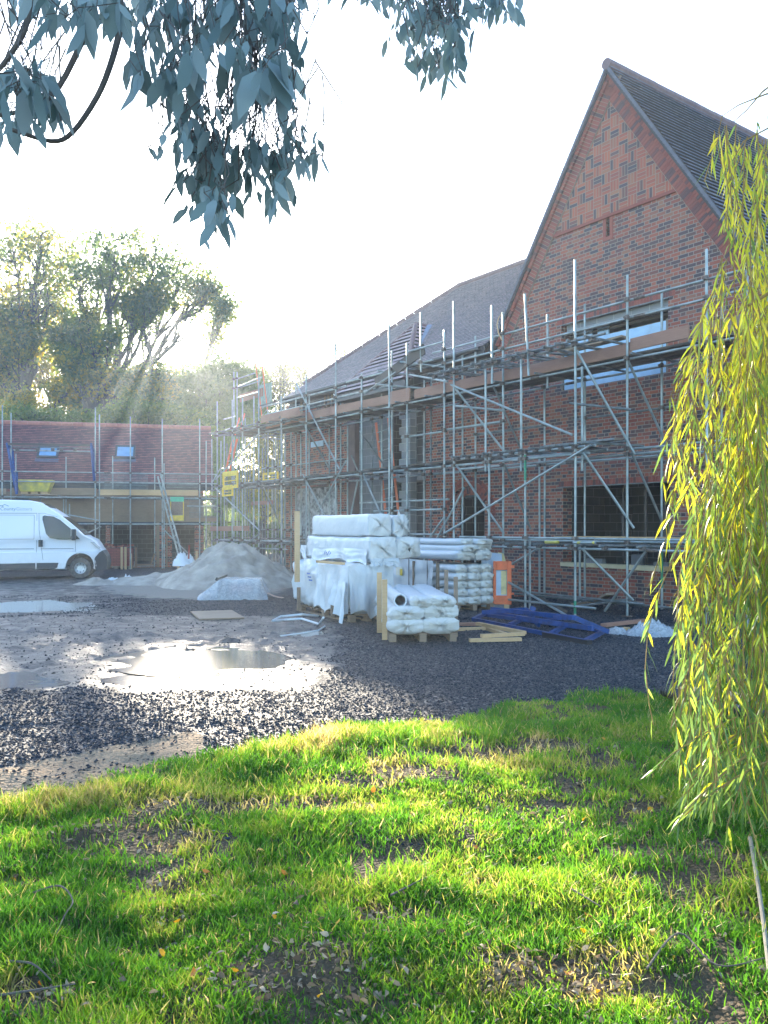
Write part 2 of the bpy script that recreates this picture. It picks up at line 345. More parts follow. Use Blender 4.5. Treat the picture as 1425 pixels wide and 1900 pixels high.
M['stone'] = attrramp('gravel stone', [(0, (.026, .031, .042)), (.6, (.045, .052, .066)), (.9, (.07, .08, .095)), (1, (.15, .15, .155))], .8, .4, spec=.2)[0].m
def groundmat():
    a = N('wet site ground'); g = a.attr('grass'); sd_ = a.attr('sand'); wt = a.attr('wet'); tn = a.attr('tan')
    co = a.coord()
    n1 = a.noise(1.3, 6, .6, co); n2 = a.noise(14, 5, .6, co); n3 = a.noise(70, 3, .6, co)
    vor = a.n('TexVoronoi', Vector=co); vor.inputs['Scale'].default_value = 42; vor.inputs['Randomness'].default_value = 1
    vc = a.n('SeparateColor', i0=vor.outputs['Color']).outputs[0]
    grav = a.ramp(vc, [(0, (.022, .026, .033)), (.7, (.05, .056, .066)), (.93, (.09, .095, .105)), (1, (.22, .22, .21))])
    mud = a.mix(n1, (.115, .108, .10), (.075, .072, .072)); mud = a.mix(a.ramp(a.noise(4.5, 8, .7, co, 1.0), [(.46, 0), (.6, .85)]), mud, (.035, .038, .044))
    wm = a.ramp(a.mth('ADD', wt, a.mth('MULTIPLY', a.mth('SUBTRACT', a.noise(2.6, 7, .65, co, .6), .5), 1.3)), [(.42, 0), (.56, 1)])
    c = a.mix(wm, grav, mud)
    sand = a.mix(n2, (.36, .32, .27), (.26, .235, .205))
    sm = a.ramp(a.mth('ADD', sd_, a.mth('MULTIPLY', a.mth('SUBTRACT', a.noise(3, 6, .6, co), .5), .8)), [(.42, 0), (.6, 1)])
    c = a.mix(sm, c, sand)
    tm = a.ramp(a.mth('ADD', tn, a.mth('MULTIPLY', a.mth('SUBTRACT', a.noise(6, 6, .65, co), .5), .9)), [(.45, 0), (.58, 1)])
    c = a.mix(tm, c, a.mix(n2, (.42, .31, .20), (.24, .17, .11)))
    soil = a.mix(n2, (.075, .055, .035), (.13, .10, .06)); c = a.mix(g, c, soil); a.base(c)
    r = a.mth('SUBTRACT', .70, a.mth('MULTIPLY', wm, a.ramp(a.noise(3.1, 6, .6, co), [(.35, .34), (.65, .12)]))); r = a.mth('ADD', r, a.mth('MULTIPLY', a.mth('MAXIMUM', a.mth('MAXIMUM', sm, g), tm), .3)); a.set(rough=a.mth('MINIMUM', r, .95), spec=.28)
    h = a.mth('ADD', a.mth('MULTIPLY', n2, 1.2), a.mth('MULTIPLY', n3, .5)); h = a.mth('ADD', h, a.mth('MULTIPLY', vor.outputs['Distance'], a.mth('MULTIPLY', a.mth('SUBTRACT', 1.0, wm), -1.2)))
    a.bump(h, .8, .03); return a.m
M['ground'] = groundmat()
def water():
    a = N('muddy water'); a.base(a.mix(a.noise(2, 3), (.28, .245, .20), (.22, .195, .165))); a.set(rough=.10, spec=.5); a.bump(a.noise(6, 2), .02, .01); return a.m
M['water'] = water(); M['sandpile'] = simple('damp sand', (.38, .335, .28), .95, var=.35, sc=2.2, bump=.9, bsc=7)

# ------------------------------------------------------------------ the ground
def edge_py(px):
    P = [(-3000, 1700), (-600, 1600), (0, 1490), (120, 1470), (250, 1442), (380, 1418), (520, 1388), (640, 1356), (760, 1347), (850, 1343), (950, 1312), (1040, 1302), (1150, 1292), (1270, 1286), (1500, 1272), (2200, 1255), (5000, 1240)]
    return float(np.interp(px, [p[0] for p in P], [p[1] for p in P]))
def ss(a, b, x): t = min(1, max(0, (x - a) / (b - a))); return t * t * (3 - 2 * t)
def pxof(X, Y): return CX + X / max(Y, .3) * F, HY + EYE / max(Y, .3) * F
def grassness(X, Y):
    if Y < 1.2: return 1.0
    px, py = pxof(X, Y); e = edge_py(px) + 26 * (noise.noise(Vector((X * 1.3, Y * 1.3, 0)))) + 10 * noise.noise(Vector((X * 5, Y * 5, 3)))
    return ss(-12, 10, py - e)
PUD = [(360, 1226, 185, 27), (60, 1124, 130, 13), (20, 1262, 120, 20), (290, 1262, 120, 16), (560, 1172, 60, 7)]
def pud(X, Y):
    px, py = pxof(X, Y); m = 0
    for cx, cy, rx, ry in PUD:
        d = math.hypot((px - cx) / rx, (py - cy) / ry) + .45 * noise.noise(Vector((X * 1.1, Y * 1.6, 7))) + .2 * noise.noise(Vector((X * 3.3, Y * 4.3, 7))); m = max(m, 1 - ss(.5, 1.0, d))
    return m
def fields(X, Y):
    px, py = pxof(X, Y)
    if Y < .5: return 1.0, 0, 0, 0
    g = grassness(X, Y); e = edge_py(px)
    sand = max(0, 1 - math.hypot((px - 360) / 250, (py - 1088) / 34)) * 1.6 if Y > 14 else 0
    wet = ss(1125, 1160, py) * (1 - ss(1250, 1305, py)) * (1 - ss(520, 720, px))
    wet = max(wet, .55 * ss(1060, 1075, py) * (1 - ss(1140, 1160, py)) * (1 - ss(120, 420, px)))
    tan = (1 - ss(330, 430, px)) * ss(-85, -50, py - e) * .95 if px < 430 else .7 * (1 - ss(0, 1, math.hypot((px - 860) / 60, (py - e + 2) / 14)))
    return g, min(1, sand), wet, min(1, max(0, tan))
def gh(X, Y):
    g, sand, wet, tan = fields(X, Y)
    n = noise.noise
    h = .02 * n(Vector((X * .8, Y * .8, 1))) + .012 * n(Vector((X * 3, Y * 3, 2)))
    if Y > .5:
        near = 1 - ss(14, 30, Y)
        # tyre ruts curving through the wet mud, and clods
        px, py = pxof(X, Y)
        h += near * (.03 * abs(n(Vector((X * 1.1 + Y * .9, Y * .35 - X * .2, 5)))) - .008) * (1 - g)
        h += .05 * math.exp(-((py - 1345) / 30) ** 2) * (1 - ss(640, 900, px)) * (n(Vector((X * 4, Y * 4, 8))) + .3) * (1 - g)
        h += tan * (.05 * n(Vector((X * 3.2, Y * 3.2, 4))) + .03 * n(Vector((X * 8, Y * 8, 4))))
        for (ax, ay, bx, by) in ((-5.5, 10.5, 1.5, 17.5), (-4.2, 9.8, 2.8, 16.8), (-7, 15, 0, 13.2), (-7, 13.3, 0, 11.6)):   # wheel ruts
            ux, uy = bx - ax, by - ay; L_ = math.hypot(ux, uy); t_ = ((X - ax) * ux + (Y - ay) * uy) / L_; s_ = ((X - ax) * uy - (Y - ay) * ux) / L_ + .25 * math.sin(t_ * .7)
            if 0 < t_ < L_: h += (-.035 * math.exp(-(s_ / .13) ** 2) + .03 * math.exp(-((abs(s_) - .23) / .07) ** 2)) * (.7 + .5 * math.sin(t_ * 21)) * (1 - g)
        h -= .055 * pud(X, Y)
        h += g * (.01 + .07 * n(Vector((X * .55, Y * .75, 11))) + .05 * n(Vector((X * 1.9, Y * 1.9, 12))))
        d = Vector((X, Y, 0)) - G0; hx = d.dot(HX); hn = d.dot(HV)
        h += (.10 + .08 * n(Vector((X * 1.6, Y * 1.6, 20)))) * ss(-1.6, -.6, hn) * (1 - ss(2.0, 4.0, abs(hx - .8))) * (1 - ss(.5, 1, hn))
    else: h += .03
    fade = 1 - ss(60, 150, math.hypot(X, Y))
    return h * fade
def spaced(lo, hi, st, far, k):
    a = list(np.arange(lo, hi, st)); s = st; x = a[-1]
    while x < far: s *= k; x += s; a.append(x)
    s = st; x = lo; b = []
    while x > -far: s *= k; x -= s; b.append(x)
    return np.array(b[::-1] + a)
xs = spaced(-6, 6, .075, 900, 1.07); ys = spaced(2, 13, .07, 900, 1.06)
nx, ny = len(xs), len(ys); XX, YY = np.meshgrid(xs, ys); GV_ = np.zeros((ny, nx, 3)); att = np.zeros((4, ny, nx))
for j in range(ny):
    for i in range(nx):
        X, Y = xs[i], ys[j]
        if Y > -3 and abs(X) < 70 and Y < 70: GV_[j, i] = (X, Y, gh(X, Y)); att[:, j, i] = fields(X, Y)
        else: GV_[j, i] = (X, Y, 0.03 if Y < 0 else 0.0); att[0, j, i] = 1
idx = np.arange(nx * ny).reshape(ny, nx)
ground = mesh_np('ground', GV_.reshape(-1, 3), np.stack([idx[:-1, :-1], idx[:-1, 1:], idx[1:, 1:], idx[1:, :-1]], -1).reshape(-1, 4), M['ground'], smooth=True)
for k, nm in enumerate(('grass', 'sand', 'wet', 'tan')):
    a_ = ground.data.attributes.new(nm, 'FLOAT', 'POINT'); a_.data.foreach_set('value', att[k].ravel().astype(np.float32))
tag(ground, kind='structure')
for cx, cy, rx, ry in PUD:
    c = gp(cx, cy); pts = []
    for k in range(28):
        t = k / 28 * 2 * math.pi; pts.append(gp(cx + rx * 1.02 * math.cos(t), cy + ry * 1.05 * math.sin(t)) - c)
    b = MB(); b.add([(p.x, p.y, 0) for p in pts], [tuple(range(28))])
    o = b.build('puddle', M['water'], fix=False); o.location = (c.x, c.y, -.012 - .004 * PUD.index((cx, cy, rx, ry))); tag(o, kind='structure')

# ------------------------------------------------------------------ roof tiling
def inpoly_range(P, s):
    xs_ = []
    for i in range(len(P)):
        (a0, s0), (a1, s1) = P[i], P[(i + 1) % len(P)]
        if (s0 - s) * (s1 - s) < 0: xs_.append(a0 + (a1 - a0) * (s - s0) / (s1 - s0))
    return (min(xs_), max(xs_)) if len(xs_) >= 2 else None
def tiles(name, O, A, S, P, m, parent, gauge=.1, wd=.165, lift=.026, under=True):
    """P polygon in (along A, up S) metres; each tile its own tilted face with its own tint"""
    O, A, S = Vector(O), Vector(A).normalized(), Vector(S).normalized(); Nn = A.cross(S)
    if Nn.z < 0: Nn = -Nn
    smin = min(p[1] for p in P); smax = max(p[1] for p in P); V = []; Fc = []; T = []
    k = 0; s = smin
    while s < smax - .02:
        r = inpoly_range(P, s + gauge * .5)
        if r:
            a0, a1 = r; a = math.floor(a0 / wd) * wd + (wd / 2 if k % 2 else 0) - wd
            while a < a1:
                l, h = max(a + .002, a0), min(a + wd - .002, a1)
                if h - l > .02:
                    j = random.uniform(-.003, .004); j2 = j + random.uniform(-.002, .002); s1 = s + gauge + .004; b = len(V)
                    for (aa, s_, n_) in ((l, s, lift + j), (h, s, lift + j2), (h, s1, .001), (l, s1, .001), (l, s, lift - .013), (h, s, lift - .013)): V.append(O + A * aa + S * s_ + Nn * n_)
                    Fc += [(b, b + 1, b + 2, b + 3), (b + 4, b + 5, b + 1, b)]; T += [random.random()] * 6
                a += wd
        s += gauge; k += 1
    o = mesh_np(name, np.array([tuple(v) for v in V]), np.array(Fc), m, parent, tint=T)
    if under:
        b = MB(); vs = [O + A * p[0] + S * p[1] - Nn * .02 for p in P] + [O + A * p[0] + S * p[1] - Nn * .09 for p in P]; n = len(P)
        b.add(vs, [tuple(range(n)), tuple(range(n, 2 * n))[::-1]] + [(i, (i + 1) % n, (i + 1) % n + n, i + n) for i in range(n)]); b.build('roof_underlay', M['felt'], o)
    return o
def ridge(name, p, q, m, parent, r=.13, L=.32):
    p, q = Vector(p), Vector(q); n = max(1, int((q - p).length / L)); b = MB()
    for i in range(n):
        a = p.lerp(q, i / n); c = p.lerp(q, (i + 1) / n); dz = random.uniform(-.005, .005)
        a = a + Vector((0, 0, dz)); c = c + Vector((0, 0, dz)); b.tube([a, a.lerp(c, .97)], r, 10, True)
    return b.build(name, m, parent, smooth=False)

# ------------------------------------------------------------------ the brick house
house = empty('brick_house', G0, HRZ, 'large red brick house under construction with a steep patterned gable', 'house')
def wall_sheet(name, outer, holes, m, parent, n0=0.0, t=.3, reveal=None):
    """wall in the x,z plane at depth n0 with real openings through its thickness"""
    V = []; Fc = []
    loops = [outer] + holes
    tri = tessellate_polygon([[Vector((p[0], p[1], 0)) for p in lp] for lp in loops]); flat = [p for lp in loops for p in lp]; n = len(flat)
    V = [(p[0], n0, p[1]) for p in flat] + [(p[0], n0 + t, p[1]) for p in flat]
    for a in tri: Fc.append(tuple(a)); Fc.append(tuple(i + n for i in a[::-1]))
    k = 0
    for lp in loops:
        for i in range(len(lp)): j = (i + 1) % len(lp); Fc.append((k + i, k + j, k + j + n, k + i + n))
        k += len(lp)
    b = MB(); b.add(V, Fc); return b.build(name, m, parent)
def rect(x0, x1, z0, z1): return [(x0, z0), (x1, z0), (x1, z1), (x0, z1)]
GT = 1.5; APZ = 11.28
WIN_LO = (-1.33, 1.44, .86, 2.58); WIN_UP = (-1.38, 1.41, 4.74, 6.22)
archc = -4.5; AR = .80
arch = [(archc - AR, .05), (archc + AR, .05), (archc + AR, 1.95)] + [(archc + AR * math.cos(t), 1.95 + AR * math.sin(t) * 1.0) for t in [math.pi * i / 14 for i in range(1, 14)]] + [(archc - AR, 1.95)]
xR = 3.6
gable = wall_sheet('gable_wall', [(-6.24, -.2), (xR, -.2), (xR, 6.0), (0, APZ - .05), (-3.5, 6.05), (-6.24, 6.05)],
    [rect(*WIN_LO), rect(*WIN_UP), rect(-.115, -.02, 7.84, 8.24), arch], M['brick'], house)
# basket weave panel with its projecting course
b = MB(); b.prism([(-1.86, 8.30), (1.90, 8.30), (.02, 11.02)], 'y', -.012, .01); b.build('basket_weave_panel', M['basket'], gable)
b = MB(); b.prism([(-1.95, 8.235), (1.99, 8.235), (1.95, 8.30), (-1.91, 8.30)], 'y', -.035, -.001); b.build('string_course', M['brick_each'], gable)
b = MB()
for sx in (-1, 1):
    base = Vector((sx * 3.42, 0, 6.12)); top = Vector((0, 0, APZ)); d = (top - base); L = d.length; d.normalize(); inn = Vector((-sx * d.z, 0, abs(d.x))) * 1.0; inn = Vector((-sx * d.z, 0, -abs(d.x)))
    for k in range(int(L / .075)):
        p = base + d * (k * .075 + .04)
        R = Matrix((d, Vector((0, 1, 0)), inn)).transposed()
        b.cur = random.random(); b.box(p + inn * .055 + Vector((0, -.035, 0)), (.066, .13, .103), R)
        b.cur = random.random(); b.box(p + inn * .225 + Vector((0, -.012, 0)), (.066, .08, .21), R)
b.build('verge_bricks', M['brick_each'], gable, tint=True)
b = MB()
for sx in (-1, 1):
    base = Vector((sx * 3.42, 0, 6.12)); top = Vector((0, 0, APZ)); d = (top - base).normalized(); inn = Vector((-sx * d.z, 0, -abs(d.x)))
    b.beam(base + inn * .17 + Vector((0, -.018, 0)), top + inn * .17 + Vector((0, -.018, 0)), .05, .34, up=inn)
b.build('verge_mortar', M['mortar'], gable)
def lintel(x0, x1, z, nm='soldier_lintel'):
    b = MB(); x = x0
    while x < x1: b.cur = random.random(); b.span(x + .005, x + .07, -.006, .09, z, z + .215 * .55); x += .075
    return b.build(nm, M['brick_each'], gable, tint=True)
lintel(-1.45, 1.52, 2.582); lintel(-1.5, 1.5, 6.222)
b = MB(); b.span(-1.5, 1.55, -.012, .1, 2.56, 2.58); b.build('lintel_flange', M['galv_old'], gable)
b = MB(); b.span(-1.5, 1.5, -.012, .1, 6.20, 6.22); b.build('lintel_flange', M['galv_old'], gable)
# slit louvre
b = MB()
for i in range(9): b.beam((-.115, .05, 7.86 + i * .043), (-.02, .05, 7.86 + i * .043), .05, .012)
b.build('slit_vent', M['black'], gable)
b = MB(); 
for (x0, x1, z0, z1) in ((-.2, -.117, 7.76, 8.23), (-.018, .065, 7.76, 8.23), (-.117, -.018, 7.76, 7.838)): b.cur = random.random(); b.span(x0, x1, -.014, -.001, z0, z1)
b.build('vent_surround', M['brick_each'], gable, tint=True)
# arched doorway: rings of voussoirs, infill, opening
b = MB()
for (r0, r1, y0) in ((AR, AR + .10, -.02), (AR + .11, AR + .21, -.012)):
    nV = 34
    for i in range(nV):
        t = math.pi * (i + .5) / nV; rm = (r0 + r1) / 2; c = Vector((archc + rm * math.cos(t), y0 + .05, 1.95 + rm * math.sin(t)))
        R = Matrix((Vector((math.cos(t), 0, math.sin(t))), Vector((0, 1, 0)), Vector((-math.sin(t), 0, math.cos(t))))).transposed()
        b.cur = random.random(); b.box(c, (r1 - r0 - .008, .10, math.pi * rm / nV - .010), R)
b.build('arch_voussoirs', M['brick_each'], gable, tint=True)
infill = wall_sheet('arch_infill', [(archc - AR - .1, 0.05), (archc + AR + .1, .05), (archc + AR + .1, 2.9), (archc - AR - .1, 2.9)], [rect(-4.98, -4.02, .15, 2.50)], M['brick'], gable, n0=.12, t=.17)
b = MB()
for i in range(16):
    t = math.pi * (.18 + .64 * i / 15); c = Vector((archc + .62 * math.cos(t), .10, 2.12 + .52 * math.sin(t))); R = Matrix((Vector((math.cos(t), 0, math.sin(t))), Vector((0, 1, 0)), Vector((-math.sin(t), 0, math.cos(t))))).transposed()
    b.cur = random.random(); b.box(c, (.2, .06, .062), R)
b.build('inner_arch', M['brick_each'], gable, tint=True)
b = MB(); b.span(-4.98, -4.92, .16, .26, .15, 2.5); b.span(-4.08, -4.02, .16, .26, .15, 2.5); b.span(-4.98, -4.02, .16, .26, 2.44, 2.5); b.build('door_frame', M['fascia'], gable)
# sills and window fittings
def sillrow(y, z, h, xs_):
    for i, (x0, x1) in enumerate(xs_):
        b = MB(); dz = random.uniform(-.012, .012)
        b.prism([(x0, z + dz), (x1, z + dz + random.uniform(-.01, .01)), (x1 + random.uniform(-.02, .02), z + h), (x0 + random.uniform(-.02, .02), z + h)], 'y', y, y + .30); b.build('sill_board', M['cream'], gable)
sillrow(-.05, .80, .085, [(-1.36, -.62), (-.60, .47), (.50, 1.34)])
b = MB(); b.span(1.342, 1.46, -.05, .25, .80, .885); b.build('sill_board', M['timber'], gable)
for (x0, x1, z0, z1) in ((-.85, -.35, .885, .985), (.95, 1.3, .885, .965), (.4, .62, .885, 1.1)):
    b = MB(); b.span(x0, x1, .16, .28, z0, z1); b.build('loose_block', M['block'], gable)
for x in (.05, .62, 1.1):
    b = MB(); b.span(x, x + .045, .31, .36, .9, 2.56); b.build('window_batten', M['board_dark'], gable)
# upper window polythene
for (z0, z1) in ((5.12, 5.72), (4.76, 5.0)):
    pass
def rumpled(name, x0, x1, z0, z1, y, m, parent, amp=.02, nx_=40, nz_=14, sag=0.0, diag=2.2):
    V = []; 
    for j in range(nz_ + 1):
        for i in range(nx_ + 1):
            u, v = i / nx_, j / nz_; x = x0 + (x1 - x0) * u; zt = z1 - sag * math.sin(math.pi * u); z = z0 + (zt - z0) * v
            V.append((x, y + amp * noise.noise(Vector((x * 4 + z * diag * 3, z * 2, y * 9))) + amp * .6 * math.sin((x * 1.4 + z * diag) * 22), z))
    id_ = np.arange((nx_ + 1) * (nz_ + 1)).reshape(nz_ + 1, nx_ + 1)
    return mesh_np(name, V, np.stack([id_[:-1, :-1], id_[:-1, 1:], id_[1:, 1:], id_[1:, :-1]], -1).reshape(-1, 4), m, parent, smooth=True)
M['poly_blue'] = simple('pale blue polythene', (.42, .62, .78), .3, var=.15, sc=4)
rumpled('window_sheeting', -1.36, 1.39, 4.70, 5.78, .05, M['poly_blue'], gable, .012, 90, 20)
b = MB(); b.span(-1.38, -1.33, .0, .1, 4.74, 5.8); b.span(-1.33, 1.36, .09, .14, 5.76, 5.80); b.span(1.36, 1.41, 0.0, .1, 4.74, 5.8); b.build('window_batten', M['timber_old'], gable)
b = MB(); b.span(-1.3, 1.35, .10, .24, 6.02, 6.2); b.build('window_head', M['block_light'], gable)
b = MB(); b.span(-1.2, -.75, .3, .34, 5.75, 6.1); b.span(-.6, -.3, .3, .34, 5.75, 6.1); b.build('inner_panel', M['poly_blue'], gable)
# rooms behind: floors and back walls so the openings are deep and dark
b = MB(); b.span(-13.2, 3.4, .3, 9.0, .0, .10); b.span(-13.2, 3.4, .3, 9.0, 3.0, 3.25); b.build('floor_slab', M['concrete'], house)
for (x, t) in ((3.3, .2), (-3.3, .2), (-6.3, .2), (-9.9, .2), (-13.3, .28)):
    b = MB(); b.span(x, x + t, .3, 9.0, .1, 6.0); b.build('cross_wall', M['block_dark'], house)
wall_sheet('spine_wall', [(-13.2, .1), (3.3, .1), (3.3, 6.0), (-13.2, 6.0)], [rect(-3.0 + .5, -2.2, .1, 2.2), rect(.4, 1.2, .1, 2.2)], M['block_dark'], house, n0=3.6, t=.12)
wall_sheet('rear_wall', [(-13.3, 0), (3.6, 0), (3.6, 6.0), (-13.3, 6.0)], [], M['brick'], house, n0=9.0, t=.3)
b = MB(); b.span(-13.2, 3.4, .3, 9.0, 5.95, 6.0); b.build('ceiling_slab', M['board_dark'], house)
b = MB(); b.span(3.62, 3.9, .0, 11.8, -.2, 6.0); b.build('side_wall', M['brick'], house)
# wing front: brick panel, insulated panel, brick pier, steel post, block bay
xA, xB = H.x(537), H.x(645)
wing = wall_sheet('wing_wall', [(xA, -.2), (xB, -.2), (xB, 5.6), (xA, 5.6)], [rect(H.x(547), H.x(626), .1, 3.0)], M['brick'], house, t=.3)
b = MB(); b.span(H.x(547) + .01, H.x(626) - .01, .07, .14, .1, 2.99); b.build('insulation_panel', M['foil'], house)
b = MB(); b.span(H.x(646), H.x(661), -.05, .15, .0, 5.3); b.build('steel_column', simple('brown primer', (.12, .07, .07), .6), house)
b = MB(); b.span(H.x(661.5), H.x(716), .10, .3, .0, 5.3); b.build('block_wall', M['block'], house)
b = MB(); b.span(H.x(716), H.x(744), 1.0, 1.2, .0, 5.3); b.build('block_wall', M['block_dark'], house)
b = MB()
for k in range(23): z = .02 + k * .225; b.span(H.x(744) - (.12 if k % 2 else 0), H.x(760), .02, .25, z, z + .217)
b.build('toothed_block_pier', M['block_light'], house)
b = MB(); b.span(H.x(760) + .01, -6.26, .5, .7, .0, 5.3); b.build('block_wall', M['block_dark'], house)
b = MB(); b.span(xA, -6.25, .02, .35, 5.3, 5.62); b.build('timber_lintel', M['board_dark'], house)
b = MB(); b.span(xA, -3.55, -.02, .28, 5.62, 6.02); b.build('eaves_wall', M['block_dark'], house)
for px_ in (604, 610, 617, 628, 560): x = H.x(px_); b = MB(); b.span(x, x + .08, -.06, .0, 5.30, 6.0); b.build('eaves_stud', M['timber_old'], house)
# window in the wing with pale board
b = MB(); b.span(H.x(578), H.x(600), -.03, .02, 4.32, 4.5); b.build('pale_board', M['poly_blue'], house)
# end wall of the wing
b = MB(); b.span(xA - .28, xA - .002, 0.02, 9.0, -.2, 5.9); b.build('end_wall', M['brick'], house)
# ---- roofs
eY, eZ = -.35, 6.10; cxn = H.x(527, eY); th = math.radians(41); best = None
for thd in range(36, 58):
    for wi in range(20, 70):
        t_ = math.tan(math.radians(thd)); w_ = wi * .1; p_ = H.pix(cxn + w_, eY + w_, eZ + w_ * t_); q_ = H.pix(-1.3, eY + w_, eZ + w_ * t_)
        e_ = (p_[0] - 850) ** 2 + (p_[1] - 531) ** 2 + .6 * (H.pix(-3.0, eY + w_, eZ + w_ * t_)[1] + (0) - (490 + (965 - H.pix(-3.0, eY + w_, eZ + w_ * t_)[0]) * .357)) ** 2
        if best is None or e_ < best[0]: best = (e_, thd, w_)
th = math.radians(best[1]); wr = best[2]; rz = eZ + wr * math.tan(th); sl_ = wr / math.cos(th)
print('main roof', best, rz)
gx_at = lambda z: -(APZ + .1 - z) / GT
S1 = Vector((0, math.cos(th), math.sin(th)))
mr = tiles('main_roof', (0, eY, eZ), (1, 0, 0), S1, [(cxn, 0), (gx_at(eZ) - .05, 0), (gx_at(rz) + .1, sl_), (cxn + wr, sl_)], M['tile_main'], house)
S2 = Vector((math.cos(th), 0, math.sin(th)))
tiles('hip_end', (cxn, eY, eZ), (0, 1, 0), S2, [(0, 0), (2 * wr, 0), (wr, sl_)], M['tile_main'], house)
S3 = Vector((0, -math.cos(th), math.sin(th)))
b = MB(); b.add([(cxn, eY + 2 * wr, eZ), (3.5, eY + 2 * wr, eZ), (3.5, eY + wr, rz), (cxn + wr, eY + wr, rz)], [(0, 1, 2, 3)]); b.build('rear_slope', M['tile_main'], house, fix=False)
ridge('ridge_tiles', (cxn + wr, eY + wr, rz + .01), (gx_at(rz), eY + wr, rz + .01), M['ridge_dark'], mr, .10)
hp0 = Vector((cxn, eY, eZ)); hp1 = Vector((cxn + wr, eY + wr, rz)); ridge('hip_tiles', hp0.lerp(hp1, .12), hp1, M['ridge_dark'], mr, .10)
b = MB(); b.span(cxn, gx_at(eZ), eY - .02, eY + .01, eZ - .2, eZ - .03); b.build('fascia', M['fascia'], house)
b = MB(); b.tube([(cxn, eY - .08, eZ - .07), (gx_at(eZ) - .1, eY - .08, eZ - .07)], .055, 10); b.build('gutter', M['fascia'], house)
b = MB(); b.span(cxn, gx_at(eZ), eY, .0, eZ - .2, eZ - .17); b.build('soffit', M['soffit'], house)
# gable roof: tiles run back from the verge
gN0, gN1 = -.13, 13.0; eg = 5.95; rzg = APZ + .12; hw = (rzg - eg) / GT; sg = math.hypot(hw, rzg - eg)
for sx, nm in ((1, 'gable_roof'), (-1, 'gable_roof_far_slope')):
    S_ = Vector((-sx * hw, 0, rzg - eg)).normalized(); O_ = (sx * hw, 0, eg)
    if sx > 0: gr = tiles(nm, O_, (0, 1, 0), S_, [(gN0, 0), (gN1, 0), (gN1, sg), (gN0, sg)], M['tile_skyblue'], house, gauge=.15, wd=.2, lift=.05)
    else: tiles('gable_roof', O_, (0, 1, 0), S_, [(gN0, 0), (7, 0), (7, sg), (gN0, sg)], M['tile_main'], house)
ridge('ridge_tiles', (0, gN0 - .02, rzg + .02), (0, gN1, rzg + .02), M['ridge_dark'], gr, .12)
b = MB()
for sx in (-1, 1):
    S_ = Vector((-sx * hw, 0, rzg - eg)).normalized(); Nn = Vector((sx * (rzg - eg), 0, hw)).normalized(); base = Vector((sx * hw, gN0 - .012, eg)); L = sg; k = 0
    while k * .1 < L:   # verge edge of each course: a row of small steps
        p = base + S_ * (k * .1); b.box(p + S_ * .05 - Nn * .012 + Vector((0, 0.02, 0)), (.045, .10, .06) if False else (.104, .05, .062), Matrix((S_, Vector((0, 1, 0)), Nn)).transposed() @ Matrix.Rotation(.12, 3, 'Y')); k += 1
b.build('verge_tiles', M['verge'], gr)
b = MB(); b.tube([(xR + .12, gN0, 5.86), (xR + .12, gN1, 5.86)], .055, 10); b.build('gutter', M['fascia'], house)
# ---- hipped bay roof
zb = 5.68; ny_ = -.62; bx0, bx1 = H.x(622, ny_), H.x(752, ny_); bxm = (bx0 + bx1) / 2
bestb = min(((H.pix(bxm, n_ * .05, 0)[0] - 772) ** 2, n_ * .05) for n_ in range(0, 60))[1]; Yb = (H.w(bxm, bestb)).y; za = EYE + (HY - 602) / F * Yb
print('bay', bx0, bx1, bestb, za)
nr = eY + (za - eZ) / math.tan(th)     # where its ridge meets the main roof
S_ = Vector((0, bestb - ny_, za - zb)); ls = S_.length
bay = tiles('bay_roof', (0, ny_, zb), (1, 0, 0), S_, [(bx0, 0), (bx1, 0), (bxm, ls)], M['tile_bay'], house, gauge=.18, lift=.07)
hwb = bx1 - bxm; Sr = Vector((-hwb, 0, za - zb)); lr = Sr.length
tiles('bay_roof', (bx1, 0, zb), (0, 1, 0), Sr, [(ny_, 0), (eY - .1, 0), (nr, lr), (bestb, lr)], M['tile_bay'], house, gauge=.18, lift=.07)
Sl = Vector((hwb, 0, za - zb))
tiles('bay_roof', (bx0, 0, zb), (0, 1, 0), Sl, [(ny_, 0), (eY - .1, 0), (nr, lr), (bestb, lr)], M['tile_bay'], house, gauge=.18, lift=.07)
for p, q in (((bx0, ny_, zb), (bxm, bestb, za)), ((bx1, ny_, zb), (bxm, bestb, za)), ((bxm, bestb, za), (bxm, nr, za))): ridge('ridge_tiles', p, q, M['ridge_dark'], bay, .075)
b = MB(); b.beam((bx1 + .12, eY - .1, zb + .25), (bxm + .14, nr, za + .03), .26, .02); b.build('lead_valley', M['lead'], bay)
b = MB(); b.beam((bx0 - .05, ny_ - .02, zb + .02), (bx0 + (bxm - bx0) * .25, ny_ + (bestb - ny_) * .25, zb + (za - zb) * .25), .04, .05); b.build('white_batten', M['van'], bay)
b = MB(); b.span(bx0, bx1, ny_ - .01, ny_ + .02, zb - .22, zb - .02); b.span(bx0, bx1, ny_, .0, zb - .22, zb - .18); b.build('fascia', M['fascia'], bay)

